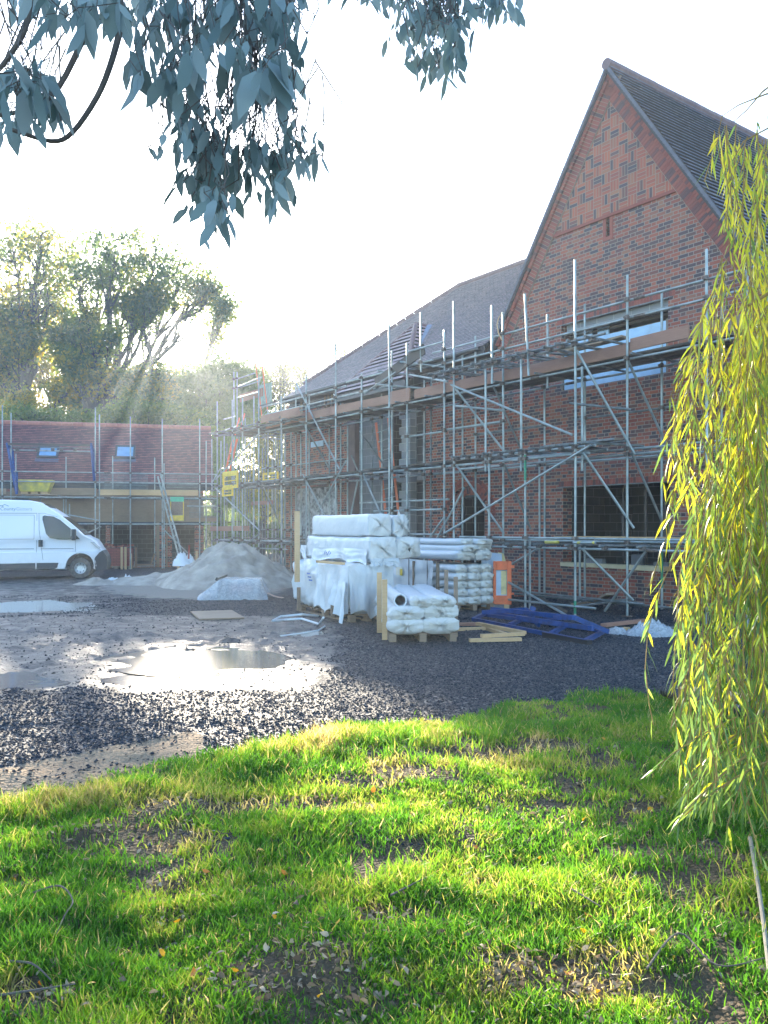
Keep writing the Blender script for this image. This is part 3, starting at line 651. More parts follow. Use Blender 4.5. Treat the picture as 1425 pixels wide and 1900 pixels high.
# ------------------------------------------------------------------ scaffolding
TR = .0242
class Scaf:
    def __init__(s, fr, root): s.fr, s.root, s.nc = fr, root, 0; s.posts = []
    def coup(s, x, n, z, vert=True):
        s.nc += 1
        if s.nc > 95: s.more.box((x, n, z), (.085, .10, .07)); return
        b = MB(); b.box((x, n - .02, z), (.075, .075, .06)); b.box((x + .03, n - .045, z), (.05, .045, .075)); b.tube([(x - .045, n - .06, z + .01), (x + .06, n - .06, z + .01)], .011, 6); b.tube([(x + .02, n - .07, z - .03), (x + .02, n - .11, z - .03)], .012, 6)
        b.build('coupler', M['fitting'], s.root)
    more = MB()
    def tube(s, nm, p, q, m='galv', r=TR):
        L = (Vector(q) - Vector(p)).length; b = MB(); P = [Vector(p).lerp(Vector(q), t) for t in (0, .5, 1)]
        sag = .006 * L / 4 * random.uniform(-1, 1); P[1] = P[1] + Vector((sag, sag, -abs(sag))); b.tube(P, r, 10); return b.build(nm, M[m], s.root, smooth=True)
    def post(s, px, yt, n, yb=None, m='galv', band=None, pxb=None):
        """standard at photo column px; top seen at row yt, bottom at row yb or standing on the ground"""
        T = s.fr(px, yt, n); x = T.x
        B = Vector((x, n, .03)) if yb is None else s.fr(pxb or px, yb, n)
        if yb is None:
            o = s.tube('standard', B, T, m); b = MB(); b.box((x, n, .02), (.15, .15, .012)); b.build('base_plate', M['fitting'], o)
        else: o = s.tube('standard', B, T, m)
        if band:
            z0, z1 = band; b = MB(); b.tube([(x, n, z0), (x, n, z1)], TR + .001, 10); b.build('paint_band', M['green_paint'], o)
        s.posts.append((x, n, B.z, T.z)); return o
    def ledger(s, x0, x1, n, z, nm='ledger', m='galv', dn=0.0):
        """tubes up to 6 m joined end to end; a coupler wherever a standard is crossed"""
        x = x0
        while x < x1 - .05:
            e = min(x + 6.0, x1); s.tube(nm, (x, n + TR * 2 + dn, z), (e, n + TR * 2 + dn, z), m)
            if e < x1: b = MB(); b.tube([(e - .12, n + TR * 2 + dn, z), (e + .12, n + TR * 2 + dn, z)], TR + .008, 8); b.build('sleeve', M['fitting'], s.root)
            x = e + .01
        for (px_, pn, b_, t_) in s.posts:
            if abs(pn - n) < .05 and x0 - .1 < px_ < x1 + .1 and b_ < z < t_: s.coup(px_, n, z)
    def transom(s, x, n0, n1, z, m='galv', dx=0.0): s.tube('transom', (x, n0, z), (x + dx, n1, z), m)
    def brace(s, a, b, m='galv'):
        s.tube('brace', s.fr(*a), s.fr(*b), m)
    def boards(s, x0, x1, n0, z, k, m='board', L=3.9):
        for i in range(k):
            x = x0 + random.uniform(-.1, 0)
            while x < x1:
                e = min(x + L, x1 + .15); b = MB(); dz = random.uniform(-.004, .006); b.box(((x + e) / 2, n0 + i * .235 + .11, z + .02 + dz), (e - x - .01, .222, .038)); b.build('platform_board', M[m], s.root); x = e
    def toe(s, x0, x1, n, z, m='ply', h=.225, L=3.9):
        x = x0
        while x < x1 - .1:
            e = min(x + L, x1); b = MB(); tilt = random.uniform(-.015, .015)
            b.prism([(x, z + tilt), (e - .01, z - tilt), (e - .01, z + h - tilt), (x, z + h + tilt)], 'y', n, n + .036); b.build('toe_board', M[m], s.root); x = e
    def finish(s):
        if len(s.more.v): o = s.more.build('coupler', M['fitting'], s.root); o['kind'] = 'stuff'; s.more = MB()
def newscaf(fr, rz, label, group=None):
    r = empty('scaffold', fr.O, rz, label, 'scaffolding', group); s = Scaf(fr, r); s.more = MB(); return s
# --- along the house
S = newscaf(H, HRZ, 'long steel tube scaffold with boarded platform wrapped along the front of the brick house')
OUT, INN, FAR = -1.5, -.42, -2.25
for a in ((1164, 510, OUT), (1311, 462, OUT), (1386, 470, OUT), (1470, 430, OUT), (824.5, 612, OUT), (933, 580, OUT), (568, 695, OUT), (623, 600, OUT), (671, 693, OUT), (727, 650, OUT), (755, 636, OUT, 1000)): S.post(*a[:3], yb=a[3] if len(a) > 3 else None)
S.post(1067, 482, FAR, band=(.06, .3)); S.post(842, 559, FAR); S.post(722, 575, FAR + .4)
S.post(913, 567, FAR, yb=712); S.post(974, 545, FAR, yb=697, pxb=981, m='galv'); S.post(781, 580, OUT, yb=690)
S.post(901, 685, FAR, yb=875); S.post(967, 667, FAR, yb=874); S.post(1080, 680, FAR + .35, yb=874)
S.post(908, 838, FAR); S.post(974.5, 838, FAR, band=(2.6, 3.1)); S.post(983, 1000, FAR + .2)
for px_, yt, m_ in ((1228, 540, 'galv'), (1085, 564, 'galv'), (882, 623, 'galv'), (858, 652, 'galv'), (1010, 690, 'galv'), (800, 700, 'galv_old'), (787, 706, 'galv'), (691, 770, 'galv_old'), (708, 700, 'galv'), (645, 790, 'galv'), (632, 720, 'galv'), (574, 730, 'galv'), (549, 718, 'galv'), (558, 800, 'galv'), (611, 790, 'galv'), (1340, 560, 'galv'), (1425, 520, 'galv')):
    S.post(px_, yt, INN, m=m_, band=(.5, 1.4) if px_ == 1228 else None)
S.post(1001, 846, INN); S.post(1016, 583, -1.3, yb=720); S.post(1076, 1010, -1.0)
xl, xr = H.x(490, OUT), 5.6
# guard rails, ledgers, platform
S.ledger(H.x(800, OUT), xr, OUT, 5.88, 'guard_rail'); S.ledger(H.x(800, OUT), xr, OUT, 5.55, 'guard_rail')
S.ledger(xl, H.x(640, OUT), OUT, 5.62, 'guard_rail'); S.ledger(xl, H.x(725, OUT), OUT, 5.35, 'guard_rail')
S.ledger(H.x(640, OUT) , H.x(800, OUT), OUT, 5.72, 'guard_rail')
S.ledger(xl, xr, OUT, 4.79); S.ledger(xl, xr, INN, 4.79)
S.toe(xl, H.x(723, OUT), OUT + .06, 4.90, 'ply'); S.toe(H.x(723, OUT), H.x(761, OUT), OUT - .02, 4.84, 'ply', .32); S.toe(H.x(765, OUT), H.x(1168, OUT), OUT + .06, 4.87, 'ply'); S.toe(H.x(1168, OUT), H.x(1277, OUT), OUT + .02, 4.94); S.toe(H.x(1278, OUT), xr, OUT + .09, 4.93, 'board')
S.boards(xl, xr, OUT + .10, 4.86, 4, 'board_dark', L=3.9)
x = xl + .2
while x < xr: S.transom(x, OUT - .18, INN + .15, 4.835, 'galv_old'); x += 1.2
for z in (3.12,): S.ledger(xl, xr, OUT, z); S.ledger(xl, xr, INN, z - .05)
S.ledger(H.x(850, OUT), xr, OUT, 3.02); S.ledger(H.x(560, INN), H.x(770, INN), INN, 3.2)
x = xl + .1
while x < H.x(840, OUT): S.transom(x, OUT - .2, INN + .2, 3.17, 'galv_old'); x += .95
S.boards(xl + 2, H.x(660, OUT) + 1.3, OUT + .15, 3.2, 3, 'board_dark'); S.boards(H.x(668, OUT), H.x(842, OUT), OUT + .15, 3.22, 3, 'board_dark')
# tight tubes of the outer bay at platform height and one lift down
px0, px1 = H.x(800, FAR), H.x(1110, FAR)
S.ledger(px0, px1, FAR, 5.06, m='galv_old'); S.ledger(px0, px1 + .2, FAR, 5.12, m='galv_old', dn=-.1); S.ledger(px0, px1 + 1.0, FAR + .9, 5.0, m='galv_old')
x = px0 + .15; i = 0
while x < px1: S.transom(x, FAR - .22, OUT + .25, 5.11, 'galv_old', dx=random.uniform(-.25, .25)); S.coup(x, FAR - .02, 5.08); x += .30 if i % 3 else .42; i += 1
S.ledger(H.x(836, FAR), H.x(1102, FAR), FAR, 3.16); S.ledger(H.x(825, FAR), H.x(1090, FAR), FAR, 3.03); S.ledger(H.x(900, FAR), H.x(1090, FAR), FAR + .5, 3.12)
x = H.x(850, FAR); i = 0
while x < H.x(1095, FAR): S.transom(x, FAR - .2, OUT + random.uniform(.1, .5), 3.20, 'galv_old', dx=random.uniform(-.3, .3)); S.coup(x, FAR, 3.17); x += .33; i += 1
for k in range(7): S.tube('spare_tube', (H.x(1000, FAR) + k * .06, FAR + .15 + k * .08, 3.25), (H.x(1160, OUT) + random.uniform(-.4, .2), FAR + .2 + k * .09, 3.25 + random.uniform(0, .03)), 'galv_old')
S.boards(H.x(1100, OUT), H.x(1165, OUT), FAR + .2, 3.24, 1, 'timber_old')
# low lift
S.ledger(H.x(795, FAR), H.x(1262, FAR) + .3, FAR, 1.27); S.ledger(H.x(850, FAR), H.x(1100, FAR), FAR, 1.46); S.ledger(H.x(640, OUT), xr, OUT, 1.40); S.ledger(H.x(560, INN), xr, INN, 1.38)
S.ledger(H.x(1000, FAR), H.x(1265, FAR), FAR + .3, 1.45, m='galv')
x = H.x(850, FAR)
while x < H.x(1280, OUT): S.transom(x, FAR - .15, INN + .1, 1.33, 'galv_old'); S.coup(x, FAR, 1.3); x += .8
S.boards(H.x(1000, OUT) , 3.6, OUT + .5, 1.44, 2, 'timber', L=2.6)
o = S.tube('transom', H(1064, 1007, FAR - .06), H(1105, 1007, FAR - .06)); b = MB(); q0, q1 = H(1072, 1007, FAR - .06), H(1104, 1007, FAR - .06)
b = MB(); b.tube([q0, q0.lerp(q1, .18)], TR + .002, 10); b.build('yellow_sleeve', M['yellow_paint'], o); b = MB(); b.tube([q0.lerp(q1, .88), q1], TR + .002, 10); b.build('yellow_sleeve', M['yellow_paint'], o)
b = MB(); q0, q1 = H(1012, 1006, FAR), H(1036, 1006, FAR); b.tube([q0, q1], TR + .006, 10); b.build('yellow_sleeve', M['yellow_paint'], o)
# mid rails in front of the upper wall
S.ledger(H.x(1060, INN), xr, INN, 3.98, m='galv_old'); S.ledger(H.x(880, INN), H.x(1010, INN), INN, 3.95, m='galv_old'); S.ledger(H.x(820, OUT), H.x(935, OUT), OUT, 3.98); S.ledger(H.x(742, OUT), H.x(822, OUT), OUT, 3.95)
S.brace((1056, 748, FAR), (1170, 760, OUT), 'galv_old'); S.brace((842, 753, FAR), (936, 762, OUT))
for z in (2.55, 1.95): S.ledger(H.x(690, OUT), H.x(822, OUT), OUT, z - .45)
S.ledger(H.x(772, OUT) - 3.0, H.x(812, OUT), OUT + .3, 2.35)
# foot ties near the ground
S.ledger(H.x(940, OUT), H.x(1240, OUT), OUT + .2, .22, m='galv_old'); S.brace((940, 1112, FAR), (1105, 1129, FAR)); S.brace((935, 1094, OUT), (1195, 1121, OUT), 'galv_old'); S.brace((1070, 1125, OUT), (1168, 1112, OUT), 'galv_old')
# braces
for a, b_ in (((837, 714, FAR), (1062, 807, FAR)), ((824, 990, FAR - .06), (1096, 826, FAR - .06)), ((844, 720, FAR), (932, 833, OUT)), ((1070, 650, FAR), (1178, 843, OUT)), ((1163, 664, OUT), (1238, 830, INN)),
    ((915, 715, OUT), (964, 828, INN)), ((1082, 840, FAR), (1176, 980, OUT)), ((1172, 840, OUT), (1232, 976, INN)), ((846, 862, FAR), (935, 990, OUT)), ((936, 862, OUT), (985, 982, INN)), ((1080, 1018, FAR), (1175, 1114, OUT)), ((1122, 1134, OUT), (1205, 1013, OUT)),
    ((943, 1080, FAR), (1060, 1147, FAR)), ((944, 1050, OUT), (1018, 1006, OUT)), ((805, 1010, OUT), (862, 905, OUT)), ((796, 1000, OUT), (824, 960, OUT)),
    ((550, 712, OUT), (630, 871, OUT)), ((590, 950, OUT), (642, 855, OUT)), ((562, 784, OUT), (613, 873, INN)), ((562, 880, OUT), (606, 965, OUT)), ((676, 730, FAR + .7), (735, 690, OUT)), ((668, 800, OUT), (710, 860, INN)), ((674, 880, OUT), (707, 955, OUT)), ((652, 845, INN), (666, 878, INN)), ((650, 960, OUT), (664, 890, OUT)), ((1240, 1000, INN), (1262, 1030, INN))): S.brace(a, b_, 'galv' if a[2] < -1 else 'galv_old')
# loading bay frame tubes projecting past the platform at the bay roof
for a, b_ in (((742, 671, OUT - .1), (822, 681, OUT + .6)), ((700, 688, OUT), (762, 696, INN)), ((760, 695, OUT), (830, 708, OUT - .2)), ((697, 713, OUT - .2), (800, 722, INN))): S.brace(a, b_)
S.ledger(H.x(760, OUT), H.x(826, OUT), OUT - .1, 6.05, 'guard_rail')
S.brace((745, 672, OUT - .1), (758, 668, OUT + .5))
b = MB(); p, q = H(787, 647, OUT), H(697, 712, OUT); b.beam(p, q, .04, .27, up=(.3, 0, 1)); b.build('sloping_board', M['board_dark'], S.root)
b = MB(); p, q = H(655, 757, OUT + .5), H(724, 759, OUT - .4); b.beam(p, q, .3, .04); b.build('sloping_board', M['board_dark'], S.root)
b = MB(); p, q = H(1040, 655, OUT), H(1062 + 98, 625, OUT + .1); b.beam(p, q, .23, .04); b.build('sloping_board', M['board'], S.root)
S.finish()
# cable looped on a standard
b = MB(); b.tube([H(931, 582, OUT - .05), H(925, 590, OUT - .05), H(922, 602, OUT - .05), H(925, 618, OUT - .05), H(932, 632, OUT - .05)], .012, 6)
tag(b.build('looped_rope', M['timber'], None), 'pale rope looped over the top of a scaffold pole beside the gable verge', 'rope')
bpy.data.objects['looped_rope'].location = G0; bpy.data.objects['looped_rope'].rotation_euler = (0, 0, HRZ)
# --- tower between the garage and the house
TW = Fr(at(470, 980, 30.5), HX, HV); TW.O.z = 0
T = newscaf(TW, HRZ, 'crowded steel tube scaffold tower in the gap between the garage and the brick house')
for px_, yt in ((403, 745), (431, 742), (450, 738), (480, 700), (522, 735), (447, 1000)): T.post(px_, yt, -1.6)
for px_, yt in ((434, 690), (440, 690), (471, 735), (455, 776), (497, 760), (540, 800), (512, 740), (528, 730), (416, 800)): T.post(px_, yt, 0)
for px_ in (444, 459, 470, 487, 505, 516, 530, 537, 421, 410): T.post(px_, 820 + random.randint(-25, 30), 1.8, m=random.choice(('galv', 'galv_old')))
for px_ in (464, 492, 508, 524): T.post(px_, 800 + random.randint(-20, 60), 3.6, m='galv_old')
tx0, tx1 = TW.x(398, -1.6), TW.x(545, -1.6)
for n_, zs in ((-1.6, (1.0, 1.25, 3.0, 3.15, 4.9, 5.05)), (0, (1.1, 1.6, 3.1, 3.8, 4.95, 5.6, 6.1)), (1.8, (.9, 1.35, 2.2, 3.2, 3.6, 4.2, 4.7, 5.2)), (3.6, (1.2, 2.4, 3.0, 4.0, 5.0))):
    for z in zs: T.ledger(tx0 + random.uniform(-.3, .5) + n_ * .3, tx1 + random.uniform(-.5, .2), n_, z, m=random.choice(('galv', 'galv_old')))
for z in (1.2, 3.1, 4.95):
    x = tx0 + .2
    while x < tx1: T.transom(x, -1.8, 3.8, z, 'galv_old'); x += .85
T.ledger(TW.x(436), TW.x(480), 0, 7.0); T.ledger(TW.x(436), TW.x(470), 0, 7.35)
T.brace((441, 718, 0), (484, 700, -1.6)); T.brace((441, 738, 0), (478, 728, -1.4)); T.brace((400, 890, -1.7), (482, 803, -1.7)); T.brace((400, 906, -1.7), (481, 984, -1.7)); T.brace((485, 895, -1.6), (521, 975, 0)); T.brace((447, 1018, -1.6), (482, 990, -1.6)); T.brace((500, 1025, 0), (522, 1003, 0)); T.brace((486, 800, 0), (508, 820, 1.8)); T.brace((415, 778, -1.7), (436, 772, 0)); T.brace((418, 798, -1.7), (440, 790, 0))
T.toe(TW.x(487, -1.6), TW.x(545, -1.6) + .4, -1.66, 5.0); T.toe(tx0 - .6, TW.x(456, -1.6), -1.5, 1.55, 'ply', .17); T.toe(TW.x(440), TW.x(482), 0.1, 6.45, 'ply', .3); T.toe(TW.x(470, 1.8), TW.x(510, 1.8), 1.7, 2.6, 'ply', .15)
T.boards(tx0, tx1, -1.4, 4.98, 5, 'board_dark'); T.boards(tx0, tx1, -1.2, 3.18, 4, 'board_dark'); T.boards(tx0, tx1 - 1, -1.2, 1.28, 3, 'board_dark')
b = MB(); p, q = TW(538, 718, -1.7), TW(556, 756, -1.6); T.finish()
# yellow ladder-gate panels, one above the other, and orange ladder flights
def gatepanel(px0, px1, y0, y1, n, label):
    a, c = TW(px0, y0, n), TW(px1, y1, n); w_ = TW.w(a.x, n, c.z); o = empty('yellow_gate', w_, HRZ, label, 'gate', 'yellow ladder gates on the scaffold tower'); W_ = c.x - a.x; H_ = a.z - c.z
    b = MB(); b.span(0, W_, -.02, .02, H_ * .72, H_); b.build('infill_panel', M['yellow_gate'], o); b = MB(); b.span(0, W_, -.02, .02, 0, H_ * .2); b.build('infill_panel', M['yellow_gate'], o)
    b = MB(); b.span(0, .06, -.025, .025, 0, H_ * .98); b.span(W_ - .06, W_, -.025, .025, 0, H_ * .98); b.span(.06, W_ - .06, -.015, .015, H_ * .42, H_ * .47); b.build('frame', M['yellow_gate'], o)
gatepanel(414, 441, 876, 905, -1.75, 'upper yellow ladder gate beside the orange ladder flights'); gatepanel(413, 432, 905, 920, -1.75, 'short yellow ladder gate directly under the other one'); gatepanel(488, 516, 878, 890, 1.5, 'yellow gate seen through the tubes at the back of the tower')
def ladder(a, b_, w_, m, label, name='ladder', grp=None, rungs=None):
    a, b_ = Vector(a), Vector(b_); L = (b_ - a).length; d = (b_ - a).normalized(); s_ = Vector((HX.x, HX.y, 0)); s_ = (s_ - d * s_.dot(d)).normalized(); root = empty(name, a, 0, label, 'ladder', grp)
    for k in (-1, 1): b = MB(); b.beam(s_ * k * w_ / 2, d * L + s_ * k * w_ / 2, .03, .07); b.build('rail', M[m], root)
    b = MB(); k = .25
    while k < L - .1: b.tube([d * k - s_ * w_ / 2, d * k + s_ * w_ / 2], .014, 6); k += .28
    b.build('rungs', M['galv'], root); return root
def twp(px, py, n): v = TW(px, py, n); return TW.w(v.x, n, v.z)
ladder(twp(421, 882, -1.2), twp(436, 815, -.9), .35, 'orange_red', 'lowest orange ladder leaning inside the scaffold tower above the yellow gate', grp='orange ladders in the scaffold tower')
ladder(twp(441, 802, -1.0), twp(449, 772, -.6), .3, 'orange_red', 'middle orange ladder of the scaffold tower', grp='orange ladders in the scaffold tower')
ladder(twp(492, 775, .4), twp(477, 650, 1.0), .42, 'orange_red', 'tall orange ladder sticking out over the top of the scaffold tower', grp='orange ladders in the scaffold tower')
def hw_(px, py, n): v = H(px, py, n); return H.w(v.x, n, v.z)
la = ladder(hw_(728, 957, .02), hw_(709, 780, -.12), .62, 'orange_red', 'long orange ladder leaning in front of the grey block bay wall')
# tall grey barrier of the garage roof side: green mesh sheet at the top of the tower
b = MB(); p = TW(480, 716, 1.0); q = TW(504, 752, 1.0); b.span(p.x, q.x, -.01, .01, q.z, p.z); o = b.build('debris_netting', simple('faded green netting', (.30, .42, .34), .8)); o.location = TW.w(0, 1.0, 0); o.rotation_euler = (0, 0, HRZ)
tag(o, 'faded green netting panel tied near the top of the scaffold tower', 'netting')

# ------------------------------------------------------------------ the garage
gar = empty('garage', GO, GRZ, 'long low garage with red tiled roof and two roof windows behind the white van', 'garage')
gl, grt = G.x(-120), G.x(378)
zL = G(200, 975).z; zT = G(200, 903).z
wall_sheet('front_wall', [(gl, -.1), (grt, -.1), (grt, zT), (gl, zT)], [rect(gl + .6, G.x(95), .02, zL), rect(G.x(102), G.x(196), .02, zL), rect(G.x(204), G.x(288), .02, zL), rect(G.x(319), G.x(361), .02, zL)], M['brick'], gar, t=.3)
b = MB(); b.span(gl, grt, -.03, -.002, zL + .15, zT - .25); b.build('lintel_board', M['timber_old'], gar)
b = MB(); b.span(gl, grt, -.05, -.002, zL, zL + .15); b.build('steel_lintel', M['fascia'], gar)
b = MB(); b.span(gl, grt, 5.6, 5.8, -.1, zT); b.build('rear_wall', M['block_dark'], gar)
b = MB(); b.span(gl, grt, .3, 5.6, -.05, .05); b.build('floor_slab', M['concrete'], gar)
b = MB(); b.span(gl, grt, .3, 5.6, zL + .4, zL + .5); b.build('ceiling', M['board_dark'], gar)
for x in (gl, grt - .3): b = MB(); b.span(x, x + .3, .302, 5.6, -.1, zT - .01); b.build('side_wall', M['brick'], gar)
eGz = G(200, 897, -.35).z; rGn = 2.95; rGz = G(200, 790, rGn).z; SG = Vector((0, rGn + .35, rGz - eGz)); LG = SG.length
print('garage', zL, zT, eGz, rGz, math.degrees(math.atan2(SG.z, SG.y)))
x1g = G.x(397, -.35)
gro = tiles('roof', (0, -.35, eGz), (1, 0, 0), SG, [(gl - .3, 0), (x1g, 0), (x1g, LG), (gl - .3, LG)], M['tile_garage'], gar, gauge=.125, lift=.045)
b = MB(); b.add([(gl - .3, rGn, rGz), (x1g, rGn, rGz), (x1g, rGn * 2 + .35, eGz), (gl - .3, rGn * 2 + .35, eGz)], [(0, 1, 2, 3)]); b.build('rear_slope', M['tile_garage'], gar, fix=False)
for x in (gl, grt - .3): b = MB(); b.prism([(0, zT - .02), (5.8, zT - .02), (rGn, rGz - .1)], 'x', x, x + .28); b.build('gable_end', M['brick'], gar)
ridge('ridge_tiles', (gl - .3, rGn, rGz), (x1g, rGn, rGz), M['ridge_red'], gro, .12, .45)
b = MB(); b.span(gl - .3, x1g, -.37, -.345, eGz - .25, eGz - .03); b.build('fascia', M['fascia'], gar); b = MB(); b.tube([(gl - .3, -.43, eGz - .06), (x1g, -.43, eGz - .06)], .05, 8); b.build('gutter', M['fascia'], gar)
gu = SG.normalized(); gN = Vector((0, -gu.z, gu.y))
def roofwin(px0, px1, y0, y1, extra=None):
    def onroof(px, py):   # point on the roof plane seen at a pixel
        lo, hi = 0.0, LG
        for _ in range(40):
            m_ = (lo + hi) / 2; n_ = -.35 + gu.y * m_; z_ = eGz + gu.z * m_
            if G.pix(G.x(px, n_), n_, z_)[1] > py: lo = m_
            else: hi = m_
        return lo
    s0, s1 = onroof(px0, y1), onroof(px0, y0); n_ = -.35 + gu.y * (s0 + s1) / 2; a, c = G.x(px0, n_), G.x(px1, n_); O = Vector((0, -.35, eGz))
    def P(x, s, h): return O + Vector((x, 0, 0)) + gu * s + gN * h
    fr = MB()
    for (xa, xb, sa, sb) in ((a, c, s0, s0 + .09), (a, c, s1 - .09, s1), (a, a + .08, s0 + .09, s1 - .09), (c - .08, c, s0 + .09, s1 - .09)):
        ctr = P((xa + xb) / 2, (sa + sb) / 2, .06); fr.box(ctr, (xb - xa, sb - sa, .1), Matrix((Vector((1, 0, 0)), gu, gN)).transposed())
    o = fr.build('roof_window', M['fascia'], gar); g_ = MB(); g_.box(P((a + c) / 2, (s0 + s1) / 2, .06), (c - a - .16, s1 - s0 - .18, .03), Matrix((Vector((1, 0, 0)), gu, gN)).transposed()); g_.build('pane', M['sky_glass'], o)
    f_ = MB(); f_.box(P((a + c) / 2, s0 - .12, .028), (c - a + .1, .22, .012), Matrix((Vector((1, 0, 0)), gu, gN)).transposed()); f_.build('flashing', M['lead'], o)
roofwin(70, 109, 831, 851); roofwin(214, 251, 829, 852)
b = MB(); b.span(G.x(290), G.x(296), -.16, -.04, .0, 1.9); b.build('prop_post', M['timber_old'], gar)
b = MB(); b.span(G.x(308), G.x(311), -.16, -.04, .0, 2.2); b.build('prop_post', M['timber_old'], gar)
# --- its scaffold
K = newscaf(G, GRZ, 'low tube scaffold with timber toe boards running along the front of the garage')
for px_, yt in ((4.5, 752), (177, 756), (242, 773), (301, 777), (370.5, 777), (-60, 760)): K.post(px_, yt, -1.75)
for px_, yt in ((20.6, 766), (184.5, 769), (382.5, 818), (304.5, 860)): K.post(px_, yt, -1.6, m='galv')
for px_, yt in ((29.5, 842), (122.6, 848), (209, 846), (287, 849), (393, 815), (118, 921), (129, 935)): K.post(px_, yt, -.55)
K.post(75, 900, -.55, m='galv_old')
kx0, kx1 = G.x(-110, -1.75), G.x(402, -1.75)
for z_, nm in ((G(200, 877, -1.75).z, 'guard_rail'), (G(200, 895, -1.75).z, 'guard_rail'), (G(200, 923, -1.75).z, 'ledger')): K.ledger(kx0, kx1, -1.75, z_, nm)
zq = G(200, 923, -1.75).z; zm = G(200, 972, -1.75).z; K.ledger(G.x(132, -1.75), kx1, -1.75, zm)
K.ledger(kx0, kx1, -.55, zq, m='galv_old'); x = kx0 + .3
while x < kx1: K.transom(x, -1.9, -.4, zq + .05, 'galv_old'); x += 1.3
K.boards(kx0, kx1, -1.62, zq + .08, 4, 'board', 3.9)
K.toe(G.x(186, -1.7), G.x(368, -1.7), -1.72, zq + .1, 'timber'); K.toe(kx0, G.x(12, -1.7), -1.72, zq + .1, 'board'); K.toe(G.x(12, -1.7), G.x(176, -1.7), -.75, zq + .1, 'board', .3)
K.toe(G.x(345, -1.7), G.x(402, -1.7), -1.6, zm + .1, 'board'); K.ledger(G.x(347, -1.75), kx1, -1.8, G(350, 939, -1.75).z)
K.brace((121, 954, -1.75), (186, 966, -1.75)); K.brace((160, 990, -1.75), (188, 977, -1.75)); K.brace((302, 981, -1.75), (352, 1030, -1.75)); K.brace((391, 900, -1.75), (408, 870, -1.75))
def barmesh(px0, px1, y0, y1, n, k):
    a, c = G(px0, y0, n), G(px1, y1, n); b = MB()
    for i in range(k + 1): x = a.x + (c.x - a.x) * i / k; b.box((x, n, (a.z + c.z) / 2), (.012, .012, a.z - c.z))
    for i in range(5): z = c.z + (a.z - c.z) * i / 4; b.box(((a.x + c.x) / 2, n - .014, z), (c.x - a.x, .012, .012))
    b.build('mesh_guard', M['galv_old'], K.root)
barmesh(187, 274, 879, 908, -1.78, 40); barmesh(309, 366, 879, 905, -1.78, 26); barmesh(352, 400, 924, 960, -1.7, 24); K.finish()
def gw(px, py, n): v = G(px, py, n); return G.w(v.x, n, v.z)
def gobj(name, b, m, label, cat, px, py, n, **k):
    v = G(px, py, n); o = b.build(name, m, **k); o.location = G.w(v.x, n, v.z); o.rotation_euler = (0, 0, GRZ); return tag(o, label, cat)
# loading bay gate of blue steel
o_ = G.w(G(13, 823, -1.9).x, -1.9, 0); lb = empty('loading_bay_gate', o_, GRZ, 'blue steel swing gate frame of the loading bay above the white van', 'gate'); ox = G(13, 823, -1.9).x
def gl_(px, py, n): v = G(px, py, n); return Vector((v.x - ox, n, v.z))
def gpart(nm, pts, r, m): b = MB(); b.tube(pts, r, 8); o = b.build(nm, M[m], lb, smooth=True); return o
lb.location = G.w(ox, 0, 0)
for pts in ([(13, 823, -2.0), (31, 917, -1.9)], [(23, 836, -1.2), (27, 900, -1.7)], [(13, 823, -2.0), (23, 836, -1.2)], [(31, 875, -1.6), (31, 915, -1.8)]): gpart('side_frame', [gl_(*p) for p in pts], .05, 'blue_steel')
for pts in ([(169, 824, -2.0), (175, 892, -1.9)], [(175, 840, -1.2), (176, 880, -1.5)], [(169, 824, -2.0), (175, 840, -1.2)]): gpart('side_frame', [gl_(*p) for p in pts], .05, 'blue_steel')
b = MB(); b.beam(gl_(13, 824, -2.0), gl_(169, 826, -2.0), .05, .09); b.build('top_bar', M['board_dark'], lb); gpart('lower_rail', [gl_(22, 835, -1.2), gl_(174, 838, -1.2)], .03, 'galv'); gpart('middle_rail', [gl_(18, 829, -1.6), gl_(172, 832, -1.6)], .02, 'galv_old')
for px_ in (32, 70, 98, 114, 139): q = gl_(px_, 834.5, -1.25); b = MB(); b.box(q, (.12, .1, .12)); b.build('clamp', M['fitting'], lb)
# yellow tub
v0 = G(66, 917.5, -1.2); tub = empty('mixing_tub', G.w(v0.x, -1.2, v0.z), GRZ, 'stained yellow plastic tub standing on the garage scaffold platform', 'tub')
b = MB(); r0 = [(-.5, -.35), (.5, -.35), (.5, .35), (-.5, .35)]; r1 = [(-.66, -.45), (.66, -.45), (.66, .45), (-.66, .45)]
def ring(r, z, k=1): return [(p[0] * k, p[1] * k, z) for p in r]
V = ring(r0, .1) + ring(r1, .52) + ring(r1, .52, 1.06) + ring(r1, .56, 1.06) + ring(r1, .56, .95) + ring(r0, .14, .93)
Fs = [(3, 2, 1, 0)] + [(l * 4 + i, l * 4 + (i + 1) % 4, l * 4 + 4 + (i + 1) % 4, l * 4 + 4 + i) for l in range(5) for i in range(4)] + [(20, 21, 22, 23)]
b.add(V, Fs); b.build('tub_body', M['yellow_paint'], tub, bevel=.02)
for x in (-.36, 0, .36): b = MB(); b.span(x - .13, x + .13, -.3, .3, 0, .1); b.build('foot', M['timber'], tub)
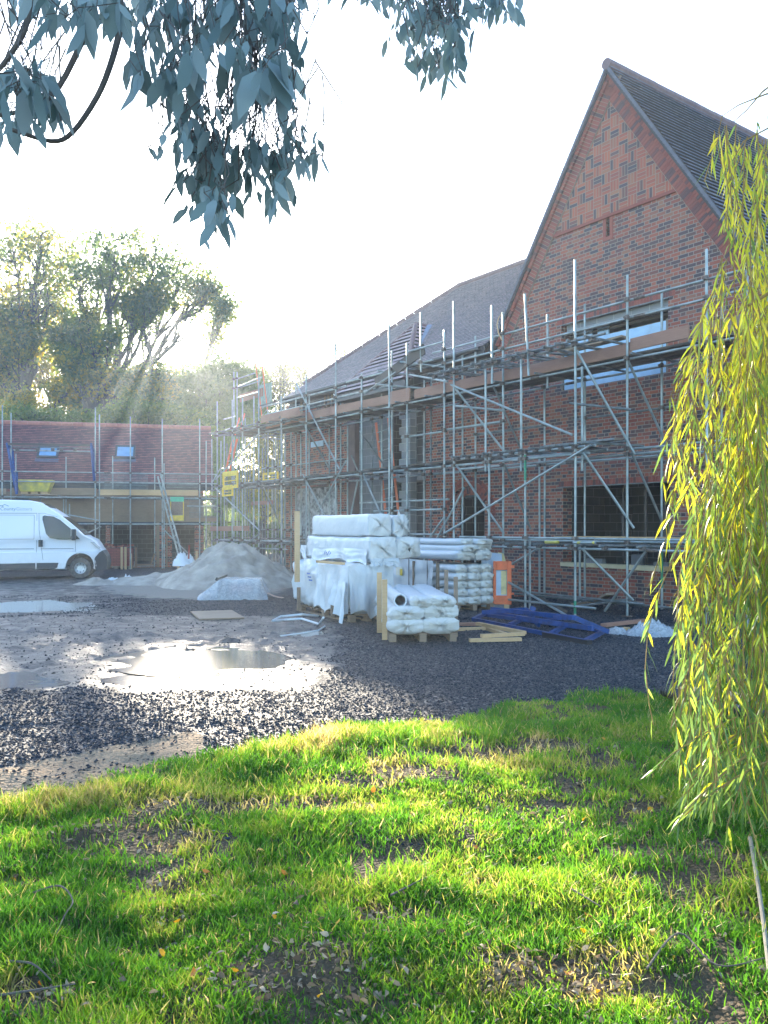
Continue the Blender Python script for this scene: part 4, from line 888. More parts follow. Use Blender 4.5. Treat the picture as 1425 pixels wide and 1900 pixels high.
# aluminium ladder, hung gate, bricks, timbers
ladder(gw(334, 1030, -2.9), gw(295, 881, -1.95), .0 + .34, 'galv', 'long grey ladder leaning steeply against the garage scaffold')
v0 = G(316, 966, -1.85); hg = empty('hanging_gate', G.w(v0.x, -1.85, v0.z), GRZ, 'green and yellow mesh gate hanging from the garage scaffold', 'gate'); W_ = G(341, 922, -1.85).x - v0.x; H_ = G(341, 922, -1.85).z - v0.z
b = MB(); b.span(0, W_, -.02, .02, H_ * .80, H_); b.build('top_panel', M['mesh_green'], hg); b = MB(); b.span(0, W_, -.02, .02, 0, H_ * .22); b.build('bottom_panel', M['yellow_gate'], hg)
b = MB()
for x in (0, W_ - .03): b.span(x, x + .03, -.018, .018, H_ * .22, H_ * .80)
b.build('frame', M['yellow_gate'], hg)
b = MB()
for i in range(1, 22): x = W_ * i / 22; b.span(x - .004, x + .004, -.004, .004, H_ * .22, H_ * .80)
for i in range(1, 22): z = H_ * (.22 + .58 * i / 22); b.span(.03, W_ - .03, -.009, -.0045, z - .004, z + .004)
b.build('wire_mesh', M['fitting'], hg)
v0 = G(218, 1062, -1.0); bs = empty('brick_pallet', G.w(v0.x, -1.0, 0), GRZ, 'pallet of red bricks standing in the open bay of the garage behind the van bumper', 'bricks')
b = MB(); b.span(-.6, .6, -.5, .5, .14, .85); b.build('brick_stack', M['red_brick'], bs); b = MB()
for i in range(3): b.span(-.6 + i * .52, -.45 + i * .52, -.5, .5, .02, .12)
b.span(-.6, .6, -.5, .5, .1, .135); b.build('pallet', M['timber_old'], bs)
b = MB()
for i in range(9): b.cur = random.random(); b.box((-.5 + i * .13, random.uniform(-.3, .1), .90 + random.uniform(0, .1)), (.21, .1, .065), Matrix.Rotation(random.uniform(-1, 1), 3, 'Z'))
b.build('loose_bricks', M['brick_each'], bs, tint=True)
for i, (px_, y0, y1, l) in enumerate(((226, 1015, 1062, 'left upright plank of the two by the brick pallet'), (233, 1015, 1060, 'right upright plank of the two by the brick pallet'), (243, 1027, 1061, 'shorter upright plank right of the brick pallet'), (365, 1022, 1040, 'short timber post at the right pier of the garage'), (331, 1026, 1050, 'short timber post beside the foot of the grey ladder'))):
    T0 = G(px_, y0, -1.5); b = MB(); b.box((0, 0, T0.z / 2), (.09, .05, T0.z)); o = b.build('timber_post', M['timber'], None); o.location = G.w(T0.x, -1.5, 0); o.rotation_euler = (0.04, 0, GRZ); tag(o, l, 'timber')
v0 = G(250, 1052, -.5); W_ = G(286, 1052, -.5).x - v0.x; fr_ = empty('door_frame', G.w(v0.x, -.5, 0), GRZ, 'pale timber frame leaning in the open bay of the garage', 'frame'); b = MB(); b.span(0, .1, -.04, .04, .05, .85); b.build('upright', M['timber_old'], fr_); b = MB(); b.span(.1, W_, -.04, .04, .1, .17); b.build('rail', M['timber_old'], fr_); b = MB(); b.beam((W_ - .15, -.1, .12), (W_ + .02, -.1, .6), .05, .06); b.build('brace', M['timber_old'], fr_)

# ------------------------------------------------------------------ the van
VD = 27.3; vp = at(197, 980, VD); VR = math.radians(14); van = empty('panel_van', (vp.x - .93 * math.sin(VR), vp.y + .93 * math.cos(VR), 0), VR, 'white high roof panel van with muddy wheels parked on the left', 'van')
ZS = 1.0
prof = [(-5.35, .62), (-5.42, 1.0), (-5.42, 2.2), (-5.32, 2.48), (-5.1, 2.56), (-3.6, 2.575), (-2.35, 2.545), (-2.1, 2.50), (-1.86, 2.39), (-1.46, 2.12), (-1.15, 1.86), (-.90, 1.64), (-.70, 1.44), (-.58, 1.355), (-.38, 1.27), (-.27, 1.13), (-.20, 1.0), (-.12, .90), (-.05, .72), (-.03, .50), (-.06, .34), (-.30, .27)]
def arcp(cx, cz, r, a0, a1, k): return [(cx + r * math.cos(math.radians(a0 + (a1 - a0) * i / k)), cz + r * math.sin(math.radians(a0 + (a1 - a0) * i / k))) for i in range(k + 1)]
WX = [-.80, -4.28]; bottom = arcp(WX[0], .40, .455, -12, 192, 16) + arcp(WX[1], .40, .455, -12, 192, 16) + [(-5.3, .32)]
pf = prof + bottom
W2 = 1.02; bm = MB()
# body: profile lofted across the width so the flanks lean in towards the roof
def flank(x, z, k):   # half width
    w = W2 - .0 - max(0, z - 1.25) ** 1.5 * .085; w -= max(0, (x + .75)) * .32
    return w * k
n = len(pf); rows = []
for (k, inset) in ((-1, .045), (-1, 0), (1, 0), (1, .045)):
    cx_, cz_ = -2.6, 1.3
    rows.append([(p[0] + (cx_ - p[0]) * inset * .45, (flank(p[0], p[1], 1) - (0 if inset else .055) if False else (flank(p[0], p[1], 1) if inset else flank(p[0], p[1], 1) - .06)) * k, p[1] + (cz_ - p[1]) * inset * .55) for p in pf])
V = [v for r in rows for v in r]; Fs = []
for r in range(3):
    for i in range(n): j = (i + 1) % n; Fs.append((r * n + i, r * n + j, (r + 1) * n + j, (r + 1) * n + i))
for t in tessellate_polygon([[Vector((p[0], p[1], 0)) for p in pf]]): Fs.append(tuple(t)); Fs.append(tuple(i + 3 * n for i in t))
bm.add(V, Fs); vb = bm.build('body', M['van'], van, smooth=True)
def side(nm, P, m, off=.006, par=None, th_=.012):
    b = MB(); q = [(p[0], p[1]) for p in P]; m_ = len(q); vs = [(p[0], -(flank(p[0], p[1], 1) + off), p[1]) for p in q] + [(p[0], -(flank(p[0], p[1], 1) - th_), p[1]) for p in q]
    fs = [tuple(t) for t in tessellate_polygon([[Vector((p[0], p[1], 0)) for p in q]])] + [(i, (i + 1) % m_, (i + 1) % m_ + m_, i + m_) for i in range(m_)]
    b.add(vs, fs); return b.build(nm, M[m], par or van)
def dens(P, k=4):
    o = []
    for i in range(len(P)): a, c = P[i], P[(i + 1) % len(P)]; o += [(a[0] + (c[0] - a[0]) * t / k, a[1] + (c[1] - a[1]) * t / k) for t in range(k)]
    return o
def seamline(nm, P, w=.012, m='seam', par=None):
    b = MB()
    for a, c in zip(P[:-1], P[1:]):
        A = Vector((a[0], -(flank(a[0], a[1], 1) + .003), a[1])); B = Vector((c[0], -(flank(c[0], c[1], 1) + .003), c[1])); b.beam(A, B, .006, w, up=(0, 0, 1) if abs(a[1] - c[1]) < abs(a[0] - c[0]) else (1, 0, 0))
    return b.build(nm, M[m], par or van)
door = side('door_window', dens([(-1.95, 2.03), (-1.90, 2.06), (-1.62, 2.03), (-1.42, 1.92), (-1.05, 1.60), (-.92, 1.42), (-.80, 1.29), (-1.45, 1.285), (-1.72, 1.33), (-1.84, 1.47), (-1.95, 1.92)], 2), 'glass', .010)
seamline('window_bar', [(-1.42, 1.92), (-1.36, 1.29)], .03, 'van_dark', door)
sd_ = seamline('door_seam', [(-2.06, 2.12), (-2.05, 1.6), (-2.0, 1.2), (-1.93, .62)]); seamline('door_seam', [(-.95, 1.26), (-.94, .88), (-1.0, .83)]); seamline('door_seam', [(-2.10, 2.13), (-1.9, 2.13), (-1.5, 2.02)], .01)
seamline('panel_seam', [(-2.12, 2.12), (-2.14, .24)]); seamline('panel_seam', [(-3.4, 2.13), (-2.12, 2.13)], .015); seamline('panel_seam', [(-5.3, 2.13), (-3.4, 2.13)], .015); seamline('panel_seam', [(-3.4, 2.07), (-3.4, 1.3), (-2.2, 1.3), (-2.2, 2.07), (-3.4, 2.07)], .01); seamline('swage_line', [(-5.3, .985), (-2.2, .985)], .02); seamline('swage_line', [(-2.0, .985), (-1.0, .985)], .02)
side('side_trim', dens([(-4.0 + .25, .51), (-2.16, .53), (-2.16, .32), (-3.75, .32)], 3), 'van_dark', .02); side('side_trim', dens([(-2.12, .53), (-1.46, .53), (-1.50, .38), (-1.58, .33), (-2.12, .33)], 3), 'van_dark', .02)
side('front_bumper', dens([(-.34, .70), (-.22, .85), (-.12, .915), (-.04, .73), (-.0, .50), (-.04, .30), (-.33, .24), (-.36, .45), (-.38, .6)], 2), 'van_dark', .03, th_=.3)
b = MB(); b.prism([(-.12, .915), (.0, .72), (.03, .50), (-.0, .28), (-.2, .26), (-.2, .9)], 'y', -.80, .80); b.build('front_bumper', M['van_dark'], van)
side('headlight', dens([(-.50, 1.20), (-.38, 1.20), (-.20, 1.02), (-.18, .93), (-.30, 1.0)], 2), 'lamp', .012, th_=.1)
side('arch_lip', arcp(WX[0], .40, .50, 0, 180, 14) + arcp(WX[0], .40, .44, 180, 0, 14), 'van', .03)
b = MB(); b.box((-2.0, -1.03, 1.16), (.13, .03, .22)); b.build('door_handle', M['van_dark'], van, bevel=.01)
b = MB(); b.box((-.98, -1.15, 1.44), (.14, .16, .36)); o = b.build('wing_mirror', M['van_dark'], van, bevel=.03); b = MB(); b.box((-1.06, -1.15, 1.50), (.012, .12, .22)); b.build('mirror_glass', M['lamp'], o); b = MB(); b.beam((-.98, -1.12, 1.36), (-.95, -.95, 1.34), .05, .04); b.build('mirror_arm', M['van_dark'], o)
b = MB(); b.prism([(-2.0, 2.44), (-1.15, 1.83), (-.72, 1.44), (-.70, 1.38)], 'y', -.80, .80); b.build('windscreen', M['glass'], van).location = (.035, 0, .03)
for x in WX:
    for sy in (-1, 1):
        b = MB(); P_ = [(.185, .02), (.20, .0), (.33, .0), (.352, .03), (.352, .19), (.33, .22), (.20, .22)]; vs = []; fs = []
        for k in range(32):
            t = 2 * math.pi * k / 32
            for r, y in P_: vs.append((x + r * math.cos(t), sy * (.985 - y), .352 + r * math.sin(t)))
        m_ = len(P_)
        for k in range(32):
            for i in range(m_): fs.append((k * m_ + i, k * m_ + (i + 1) % m_, ((k + 1) % 32) * m_ + (i + 1) % m_, ((k + 1) % 32) * m_ + i))
        b.add(vs, fs); ty = b.build('wheel', M['tyre'], van, smooth=True)
        b = MB(); vs = []; fs = []; P2 = [(.0, .045), (.06, .045), (.07, .065), (.13, .05), (.165, .03), (.188, .015), (.19, .1)]
        for k in range(32):
            t = 2 * math.pi * k / 32
            for r, y in P2: vs.append((x + r * math.cos(t), sy * (.985 - y), .352 + r * math.sin(t)))
        m_ = len(P2)
        for k in range(32):
            for i in range(m_ - 1): fs.append((k * m_ + i, k * m_ + i + 1, ((k + 1) % 32) * m_ + i + 1, ((k + 1) % 32) * m_ + i))
        b.add(vs, fs); rm = b.build('rim', M['rim'], ty, smooth=True)
        for k in range(8): t = 2 * math.pi * k / 8; b = MB(); b.tube([(x + .135 * math.cos(t), sy * .95, .352 + .135 * math.sin(t)), (x + .135 * math.cos(t), sy * .925, .352 + .135 * math.sin(t))], .02, 8); b.build('rim_slot', M['van_dark'], rm); 
b = MB(); b.span(-5.2, -.3, -.80, .80, .30, .42); b.build('chassis', M['van_dark'], van)
b = MB(); b.beam((-3.0, -.55, 2.585), (-2.45, -.5, 2.60), .06, .02); b.beam((-3.0, .1, 2.585), (-2.45, .1, 2.60), .06, .02); b.build('roof_bar', M['van_dark'], van)
def lettering(txt, x, z, size, m):
    cu = bpy.data.curves.new('lettering', 'FONT'); cu.body = txt; cu.size = size; cu.extrude = .002; cu.space_character = 1.02
    to = bpy.data.objects.new('lettering', cu); COL.objects.link(to); dg = bpy.context.evaluated_depsgraph_get(); me = bpy.data.meshes.new_from_object(to.evaluated_get(dg)); bpy.data.objects.remove(to, do_unlink=True)
    wd_ = max(v.co.x for v in me.vertices)
    for v in me.vertices: X_, Z_, Y_ = v.co.x, v.co.y, v.co.z; v.co = (x + X_, -(flank(x + X_, z + Z_, 1) + .006) - Y_, z + Z_)
    me.materials.clear(); me.materials.append(M[m]); o = bpy.data.objects.new('lettering', me); COL.objects.link(o); o.parent = van; return wd_
wd1 = lettering('County', -3.22, 2.22, .150, 'logo'); lettering('Gutters', -3.22 + wd1 + .01, 2.22, .150, 'logo2')
b = MB()
for a, c in (((-3.34, 2.20), (-3.22, 2.38)), ((-3.22, 2.38), (-3.12, 2.33)), ((-3.18, 2.36), (-3.09, 2.41)), ((-3.09, 2.41), (-2.97, 2.355))): b.beam((a[0], -(flank(a[0], a[1], 1) + .004), a[1]), (c[0], -(flank(c[0], c[1], 1) + .004), c[1]), .005, .018)
b.build('roof_logo', M['logo'], van)

# ------------------------------------------------------------------ wrapped stock on pallets
def softbar(nm, root, x, z, w, h, y0, L, m='wrap', em='wrap_end', amp=.012, rip=.02, puff=.05, seed=0, sq=3.5, ns=26, nc=32, tuck=.0):
    """a wrapped bundle lying along local y: rounded section, rippled skin, gathered ends"""
    sd = Vector((seed * 3.7, seed * 1.3, seed * 7.1)); V = []; rings = []
    st = [(0, 0.02, -puff * .6), (0, .35, -puff), (0, .7, -puff * .75), (0, .93, -puff * .2)] + [(i / ns, 1.0, 0) for i in range(ns + 1)] + [(1, .93, puff * .2), (1, .6, puff * .8), (1, .02, puff * .5)]
    for t, k, dy in st:
        ring = []
        for i in range(nc):
            a = 2 * math.pi * i / nc; c, s_ = math.cos(a), math.sin(a); e = 2 / sq
            px_, pz_ = abs(c) ** e * (1 if c > 0 else -1), abs(s_) ** e * (1 if s_ > 0 else -1)
            Y = y0 + L * t + dy; q = Vector((px_ * w / 2, Y, pz_ * h / 2)) + sd
            end = 1 - min(1, min(t, 1 - t) * L / .25)
            d = amp * noise.noise(q * 6) + amp * .7 * noise.noise(q * 15) + end * rip * noise.noise(Vector((c * 4, s_ * 4, k * 2)) + sd) * (2 if k < 1 else 1)
            kk = k + d / (w / 2); r_ = rip * .8 * math.sin(i * 2.9 + seed) * (1 - k) * 1.5 if k < .99 else 0
            sag = -.012 * math.sin(math.pi * t)
            ring.append(len(V)); V.append((x + px_ * w / 2 * kk, Y + r_ + (rip * noise.noise(q * 9) if k < 1 else 0), z + pz_ * h / 2 * kk + sag))
        rings.append(ring)
    Fs = [(rings[r][i], rings[r][(i + 1) % nc], rings[r + 1][(i + 1) % nc], rings[r + 1][i]) for r in range(4, 4 + ns) for i in range(nc)]
    F2 = [(rings[r][i], rings[r][(i + 1) % nc], rings[r + 1][(i + 1) % nc], rings[r + 1][i]) for r in list(range(0, 4)) + list(range(4 + ns, len(rings) - 1)) for i in range(nc)]
    o = mesh_np(nm, V, np.array(Fs + F2), M[m], root, smooth=True); o.data.materials.append(M[em]); o.data.polygons.foreach_set('material_index', [0] * len(Fs) + [1] * len(F2))
    b = MB(); b.add([V[i] for i in rings[0]], [tuple(range(nc))]); b.add([V[i] for i in rings[-1]], [tuple(range(nc))]); return o
def pallet(root, w, L, h=.13, m='timber'):
    p = empty('pallet', (0, 0, 0)); p.parent = root
    for x in (-.0 + .06, w / 2, w - .06):
        for y in (.06, L / 2, L - .06): b = MB(); b.box((x, y, .065), (.1, .12, .085)); b.build('pallet_block', M[m], p)
    for x in (.06, w / 2, w - .06): b = MB(); b.span(x - .05, x + .05, 0, L, .0, .022); b.build('base_slat', M[m], p)
    n = int(L / .28)
    for i in range(n + 1): y = i * (L - .1) / n; b = MB(); b.span(-.0, w, y, y + .1, .108, .13); b.build('deck_slat', M[m], p)
def proot(nm, x, y, ang, label, cat, group=None): return empty(nm, (x, y, 0), math.radians(ang), label, cat, group)
def stake(root, x, y, z0, z1, m='timber', w=.065, lean=0.0): b = MB(); b.beam((x, y, z0), (x + lean, y, z1), w, .035, up=(0, 1, 0)); return b.build('stake', M[m], root)
# left stack
LA = 29.0; lo_ = proot('wrapped_pack', -.59, 14.5, LA, 'big bulging white wrapped pack on a pallet, lowest of the tall left stack', 'pack')
pallet(lo_, .75, 2.3, m='timber_old'); softbar('wrapped_bundle', lo_, .33, .58, .72, .86, .0, 2.5, amp=.045, rip=.03, seed=1, sq=5, ns=44, nc=56)
def drape(nm, root, P0, P1, z1, z0f, m, bulge=.05, seed=0, nx_=44, nz_=30, yoff=None, ragged=.12):
    """sheet hanging from z1 between two local xy points, folds growing downward, ragged hem"""
    P0, P1 = Vector((*P0, 0)), Vector((*P1, 0)); d = (P1 - P0); nrm = Vector((d.y, -d.x, 0)).normalized(); V = []
    for j in range(nz_ + 1):
        for i in range(nx_ + 1):
            u, v = i / nx_, j / nz_; zb_ = z0f(u) + ragged * noise.noise(Vector((u * 5, seed, 0))); z = z1 + (zb_ - z1) * v
            off = .012 + v * bulge * (1 + math.sin(u * 17 + seed)) * .6 + .03 * noise.noise(Vector((u * 4, v * 3, seed))) + .03 * v * noise.noise(Vector((u * 14, v * 2, seed + 4)))
            V.append(tuple(P0 + d * u + nrm * off + Vector((0, 0, z))))
    id_ = np.arange((nx_ + 1) * (nz_ + 1)).reshape(nz_ + 1, nx_ + 1)
    return mesh_np(nm, V, np.stack([id_[:-1, :-1], id_[:-1, 1:], id_[1:, 1:], id_[1:, :-1]], -1).reshape(-1, 4), M[m], root, smooth=True)
drape('sheet_flap', lo_, (-.07, 1.2), (-.07, -.1), .98, lambda u: .16 - .0 * u, 'wrap', .07, 1); drape('sheet_flap', lo_, (-.1, -.12), (.78, -.12), 1.0, lambda u: .16 + .05 * math.sin(u * 9), 'drape', .07, 2); drape('sheet_flap', lo_, (.74, -.1), (.74, .9), 1.0, lambda u: .2, 'drape', .05, 3)
b = MB(); b.add([(-.16, .35, .75), (-.20, -.05, .45), (-.22, -.12, .02), (-.28, .05, -.0 + .05), (-.19, .28, .3)], [(0, 1, 2, 3, 4)]); 
drape('loose_tail', lo_, (-.12, .42), (-.14, -.12), .72, lambda u: .40 - .42 * u if u < .85 else -.0, 'wrap', .10, 5, ragged=.05)
for y_, z1_ in ((.42, .42), (1.95, .5)): stake(lo_, -.14, y_, .05, z1_, 'timber_old')
for (x_, y_, z_, s_) in ((-.12, 1.35, .78, .03), (-.12, 1.30, .72, .022), (-.12, 1.25, .66, .025)): b = MB(); b.span(x_ - .055, x_ - .045, y_, y_ + .14, z_, z_ + s_); b.build('marker_writing', M['ink'], lo_)
bat = proot('timber_batten', -.62, 14.55, LA, 'pale batten poking out between the tiers on the near side of the left stack', 'timber', 'battens between the wrapped tiers'); b = MB(); b.box((-.1, .55, 1.03), (.06, 1.1, .045)); b.build('batten', M['timber'], bat)
bat = proot('timber_batten', -.45, 16.3, LA, 'tall stained stake standing at the far end of the left stack', 'timber'); b = MB(); b.box((-.98 + .0, .35, 1.3), (.09, .06, 1.35)); b.build('stake', M['timber'], bat); bat.location = (-.63, 16.0, 0)
t2 = proot('wrapped_pack', -.59, 14.5, LA, 'long white wrapped bundle with blue marker writing in the middle of the left stack', 'pack'); softbar('wrapped_bundle', t2, .60, 1.27, .54, .46, -.10, 2.75, amp=.02, rip=.03, seed=3, sq=6, ns=40, nc=40)
drape('sheet_flap', t2, (.30, 2.2), (.30, -.08), 1.28, lambda u: .98 + .1 * math.sin(u * 3.1), 'wrap', .05, 8, ragged=.05); drape('sheet_flap', t2, (.28, -.2), (.86, -.2), 1.12, lambda u: .98, 'drape', .03, 9, ragged=.06)
for i in range(5): b = MB(); b.beam((.22, 1.55 - i * .06, 1.15 + .02 * (i % 2)), (.22, 1.50 - i * .06, 1.22 - .03 * (i % 3)), .006, .014); b.build('marker_writing', M['ink'], t2)
drape('sheet_flap', t2, (.42, 3.1), (.32, 2.6), 1.3, lambda u: .95 + .25 * (1 - u), 'wrap', .03, 12, 16, 12, ragged=.05)
t2b = proot('wrapped_pack', -.59, 14.5, LA, 'short square white wrapped bundle end jutting right from the middle tier of the left stack', 'pack'); softbar('wrapped_bundle', t2b, 1.15, 1.30, .50, .38, -.05, 1.8, amp=.02, rip=.04, seed=5, sq=7)
t3 = proot('wrapped_pack', -.59, 14.5, LA, 'white wrapped bundle on the very top left of the tall stack', 'pack'); softbar('wrapped_bundle', t3, .62, 1.71, .46, .40, .05, 2.45, amp=.012, rip=.025, seed=7, sq=7, ns=34, nc=36)
t3b = proot('wrapped_pack', -.59, 14.5, LA, 'narrow white wrapped bundle with a pointed tuft beside the topmost bundle', 'pack'); softbar('wrapped_bundle', t3b, 1.02, 1.70, .28, .38, .0, 2.2, amp=.02, rip=.05, seed=9, sq=5); b = MB(); b.add([(.93, -.03, 1.86), (1.03, .0, 1.87), (.98, .04, 1.86), (.965, -.0, 1.99)], [(0, 1, 3), (1, 2, 3), (2, 0, 3)]); b.build('wrap_tuft', M['wrap_end'], t3b)
# middle stack of long thin bundles
mo = proot('wrapped_pack', 1.41, 16.4, LA, 'lower pack of long thin white tubes showing fifteen gathered ends', 'pack'); k = 20
pallet(mo, .95, 2.4, m='timber_old')
for r in range(5):
    for c in range(3): k += 1; softbar('wrapped_tube', mo, .16 + c * .30 + random.uniform(-.01, .01), .21 + r * .158, .31, .166, random.uniform(-.06, .04), 3.0, amp=.012, rip=.035, seed=k, sq=2.6, ns=14, nc=22, puff=.06)
stake(mo, -.06, .55, .05, .95, 'timber_old'); stake(mo, -.05, 1.5, .05, .95, 'timber_old')
drape('side_sheet', mo, (-.03, 2.6), (-.03, .75), .98, lambda u: .2, 'wrap', .02, 22, ragged=.03)
b = MB(); b.span(-.082, -.076, 1.95, 2.22, .62, .80); b.build('paper_label', M['paper'], mo); b = MB(); b.span(-.088, -.083, 1.93, 2.04, .62, .76); b.build('yellow_label', M['yellow_gate'], mo)
for y_ in (.95, 1.7): b = MB(); b.span(-.058, -.05, y_, y_ + .02, .15, .99); b.build('strap', M['fascia'], mo)
mu = proot('wrapped_pack', 1.41, 16.4, LA, 'upper pack of long white wrapped tubes lying on the fifteen lower ones', 'pack')
for (x_, z_, w_, h_) in ((.24, 1.10, .42, .20), (.66, 1.10, .42, .21), (.30, 1.24, .36, .15), (.70, 1.26, .40, .15), (.28, 1.37, .30, .13), (.66, 1.37, .38, .12)): k += 1; softbar('wrapped_tube', mu, x_, z_ + .01, w_, h_, random.uniform(-.10, .05), 3.1, amp=.014, rip=.04, seed=k, sq=3, ns=16, nc=24, puff=.06)
b = MB(); b.box((-.05, 2.4, 1.01), (.06, .9, .045)); b.build('batten', M['timber'], mu)
# front pallet
fo = proot('wrapped_pack', .07, 12.0, 5, 'small pallet of white wrapped tubes with one open tube end, nearest of the packs', 'pack'); pallet(fo, 1.0, 2.4, m='timber_old')
for (x_, z_, w_, h_) in ((.25, .235, .56, .24), (.74, .24, .58, .25), (.25, .42, .54, .22), (.75, .435, .58, .25), (.47, .58, .34, .17), (.80, .59, .38, .17)): k += 1; softbar('wrapped_tube', fo, x_, z_, w_, h_, random.uniform(-.05, .03), 2.45, amp=.010, rip=.028, seed=k, sq=2.6, ns=22, nc=32, puff=.07)
b = MB(); n_ = 24; vs = []; fs = []
for (r_, y_) in ((.095, .02), (.095, 2.4), (.078, 2.4), (.078, .02)):
    for i in range(n_): a = 2 * math.pi * i / n_; vs.append((.17 + r_ * math.cos(a), y_, .60 + r_ * math.sin(a)))
for q in range(4):
    for i in range(n_): fs.append((q * n_ + i, q * n_ + (i + 1) % n_, ((q + 1) % 4) * n_ + (i + 1) % n_, ((q + 1) % 4) * n_ + i))
b.add(vs, fs); ot = b.build('open_tube', M['wrap'], fo, smooth=True); b = MB(); b.tube([(.17, .05, .60), (.17, 2.38, .60)], .0785, 20, caps=False); b.build('tube_lining', M['pink'], ot)
for (x_, y_, z1_, m_) in ((-.05, .12, .90, 'timber'), (-.06, .95, .96, 'timber'), (1.04, .35, .92, 'timber_old'), (1.05, 1.3, .98, 'timber_old')): stake(fo, x_, y_, .02, z1_, m_, .075 if m_ == 'timber' else .06)
# ------------------------------------------------------------------ loose things on the ground
def gz(px, py, z): d = (EYE - z) * F / (py - HY); return Vector(((px - CX) / F * d, d, z))
def beams(nm, segs, m, label, cat, w=.07, h=.045, tube=False, group=None, partname='tube'):
    c = segs[0][0]; root = empty(nm, (c.x, c.y, 0), 0, label, cat, group); o_ = Vector((c.x, c.y, 0))
    for s_ in segs:
        b = MB()
        if tube: b.tube([s_[0] - o_, s_[1] - o_], w / 2, 8)
        else: b.beam(s_[0] - o_, s_[1] - o_, w, h)
        b.build(partname, M[s_[2] if len(s_) > 2 else m], root)
    return root
beams('steel_frame', [(gz(878, 1149, .06), gz(1085, 1190, .06)), (gz(900, 1141, .06), gz(1122, 1170, .06)), (gz(905, 1136, .10), gz(1110, 1168, .08)), (gz(878, 1149, .06), gz(905, 1136, .10)), (gz(945, 1160, .06), gz(975, 1146, .09)), (gz(1085, 1190, .06), gz(1122, 1170, .06)), (gz(1020, 1177, .06), gz(1050, 1160, .14))], 'blue_steel', 'long blue painted steel frame lying flat nearest the gravel', 'frame', .06, .06, partname='frame_tube')
beams('steel_frame', [(gz(895, 1136, .2), gz(975, 1131, .28)), (gz(975, 1131, .28), gz(1000, 1160, .08)), (gz(912, 1130, .22), gz(1065, 1146, .3)), (gz(1065, 1146, .34), gz(1128, 1172, .10)), (gz(1010, 1146, .2), gz(1065, 1146, .34)), (gz(960, 1146, .2), gz(1100, 1166, .2)), (gz(985, 1128, .33), gz(992, 1131, .30))], 'blue_steel', 'bent blue steel trestle resting on the other blue frame by the green footed pole', 'frame', .05, .07, partname='frame_tube')
beams('box_section', [(gz(1010, 1178, .04), gz(1094, 1194, .04))], 'black', 'black square steel tube lying in front of the blue frames', 'steel tube', .09, .09, partname='bar')
for i, (a, c, l, m_) in enumerate(((gz(841, 1158, .04), gz(888, 1158, .04), 'reddish timber piece at the back left of the timber offcuts', 'ply'), (gz(838, 1168, .03), gz(903, 1166, .03), 'pale timber piece running left from under the offcuts', 'timber'), (gz(886, 1157, .08), gz(973, 1174, .08), 'longest pale timber lying slanted over the offcuts', 'timber'), (gz(898, 1164, .03), gz(938, 1177, .03), 'short pale timber slanting under the longest one', 'timber'), (gz(893, 1180, .08), gz(972, 1176, .08), 'upper pale timber at the front of the offcuts', 'timber'), (gz(871, 1188, .03), gz(967, 1186, .03), 'frontmost pale timber lying on the gravel', 'timber'))):
    beams('timber_offcut', [(a, c)], m_, l, 'timber', .075, .05, group='timber offcuts in front of the blue frames', partname='timber')
beams('plank', [(gz(1120, 1160, .05), gz(1200, 1151, .05))], 'ply', 'reddish brown plank lying under the scaffold near the crumpled white sheet', 'plank', .12, .05, partname='board')
beams('plank', [(gz(1095, 1122, .1), gz(1132, 1102, .42))], 'timber_old', 'weathered plank tilted up on the dirt below the window', 'plank', .16, .04, partname='board')
beams('plank', [(gz(1062, 1122, .14), gz(1160, 1112, .16))], 'timber_old', 'mossy timber lying level below the window sill', 'plank', .08, .05, partname='board')
beams('plank', [(gz(1138, 1170, .05), gz(1165, 1166, .06))], 'timber', 'short yellow plank end poking out left of the crumpled white sheet', 'plank', .09, .04, partname='board')
beams('plank', [(gz(1000, 1110, .1), gz(1045, 1135, .05))], 'board_dark', 'dark wet plank leaning on dirt behind the silver brace', 'plank', .16, .04, partname='board')
def heap(nm, c, rx, ry, h, m, label, cat, seed=0, n=40, rough=.25, kind=None, rz=0, fine=1, base=-.03, parent=None):
    V = []; k = 0
    for j in range(n + 1):
        r = j / n
        for i in range(n * 2):
            a = math.pi * i / n; q = Vector((math.cos(a) * r * 1.6, math.sin(a) * r * 1.6, seed)); pr = (1 - r ** 1.2) * (1 - .12 * r) if nm == 'sand_pile' else (1 - r ** 2.6) * .8
            z = h * max(0, pr * (1 + rough * noise.noise(q * 1.7)) + rough * .35 * (1 - r * .7) * noise.noise(q * 5 * fine) * 1.6 + .02 * noise.noise(q * 22)) if r < 1 else base
            e = 1 + .16 * noise.noise(Vector((math.cos(a) * 1.5, math.sin(a) * 1.5, seed + 3))); V.append((math.cos(a) * rx * r * e, math.sin(a) * ry * r * e, z + (base if r > .97 else 0)))
    Fs = [(j * 2 * n + i, j * 2 * n + (i + 1) % (2 * n), (j + 1) * 2 * n + (i + 1) % (2 * n), (j + 1) * 2 * n + i) for j in range(n) for i in range(2 * n)]
    o = mesh_np(nm, V, np.array(Fs), M[m], parent, smooth=True); o.location = (c.x, c.y, 0); o.rotation_euler = (0, 0, rz)
    if label: tag(o, label, cat)
    return o
sp = at(432, 980, 24.5); sp.z = 0
heap('sand_pile', sp, 2.45, 2.3, 1.28, 'sandpile', 'big heap of pale building sand in the middle of the yard', 'sand heap', 3, 70, .30)
heap('sand_pile', gp(290, 1082), 2.0, 1.1, .28, 'sandpile', 'low spread of sand at the left foot of the big sand heap', 'sand heap', 8, 46, .5)
heap('sand_pile', gp(180, 1084), .75, .6, .20, 'sandpile', 'small mound of sand just right of the van front wheel', 'sand heap', 5, 30, .4)
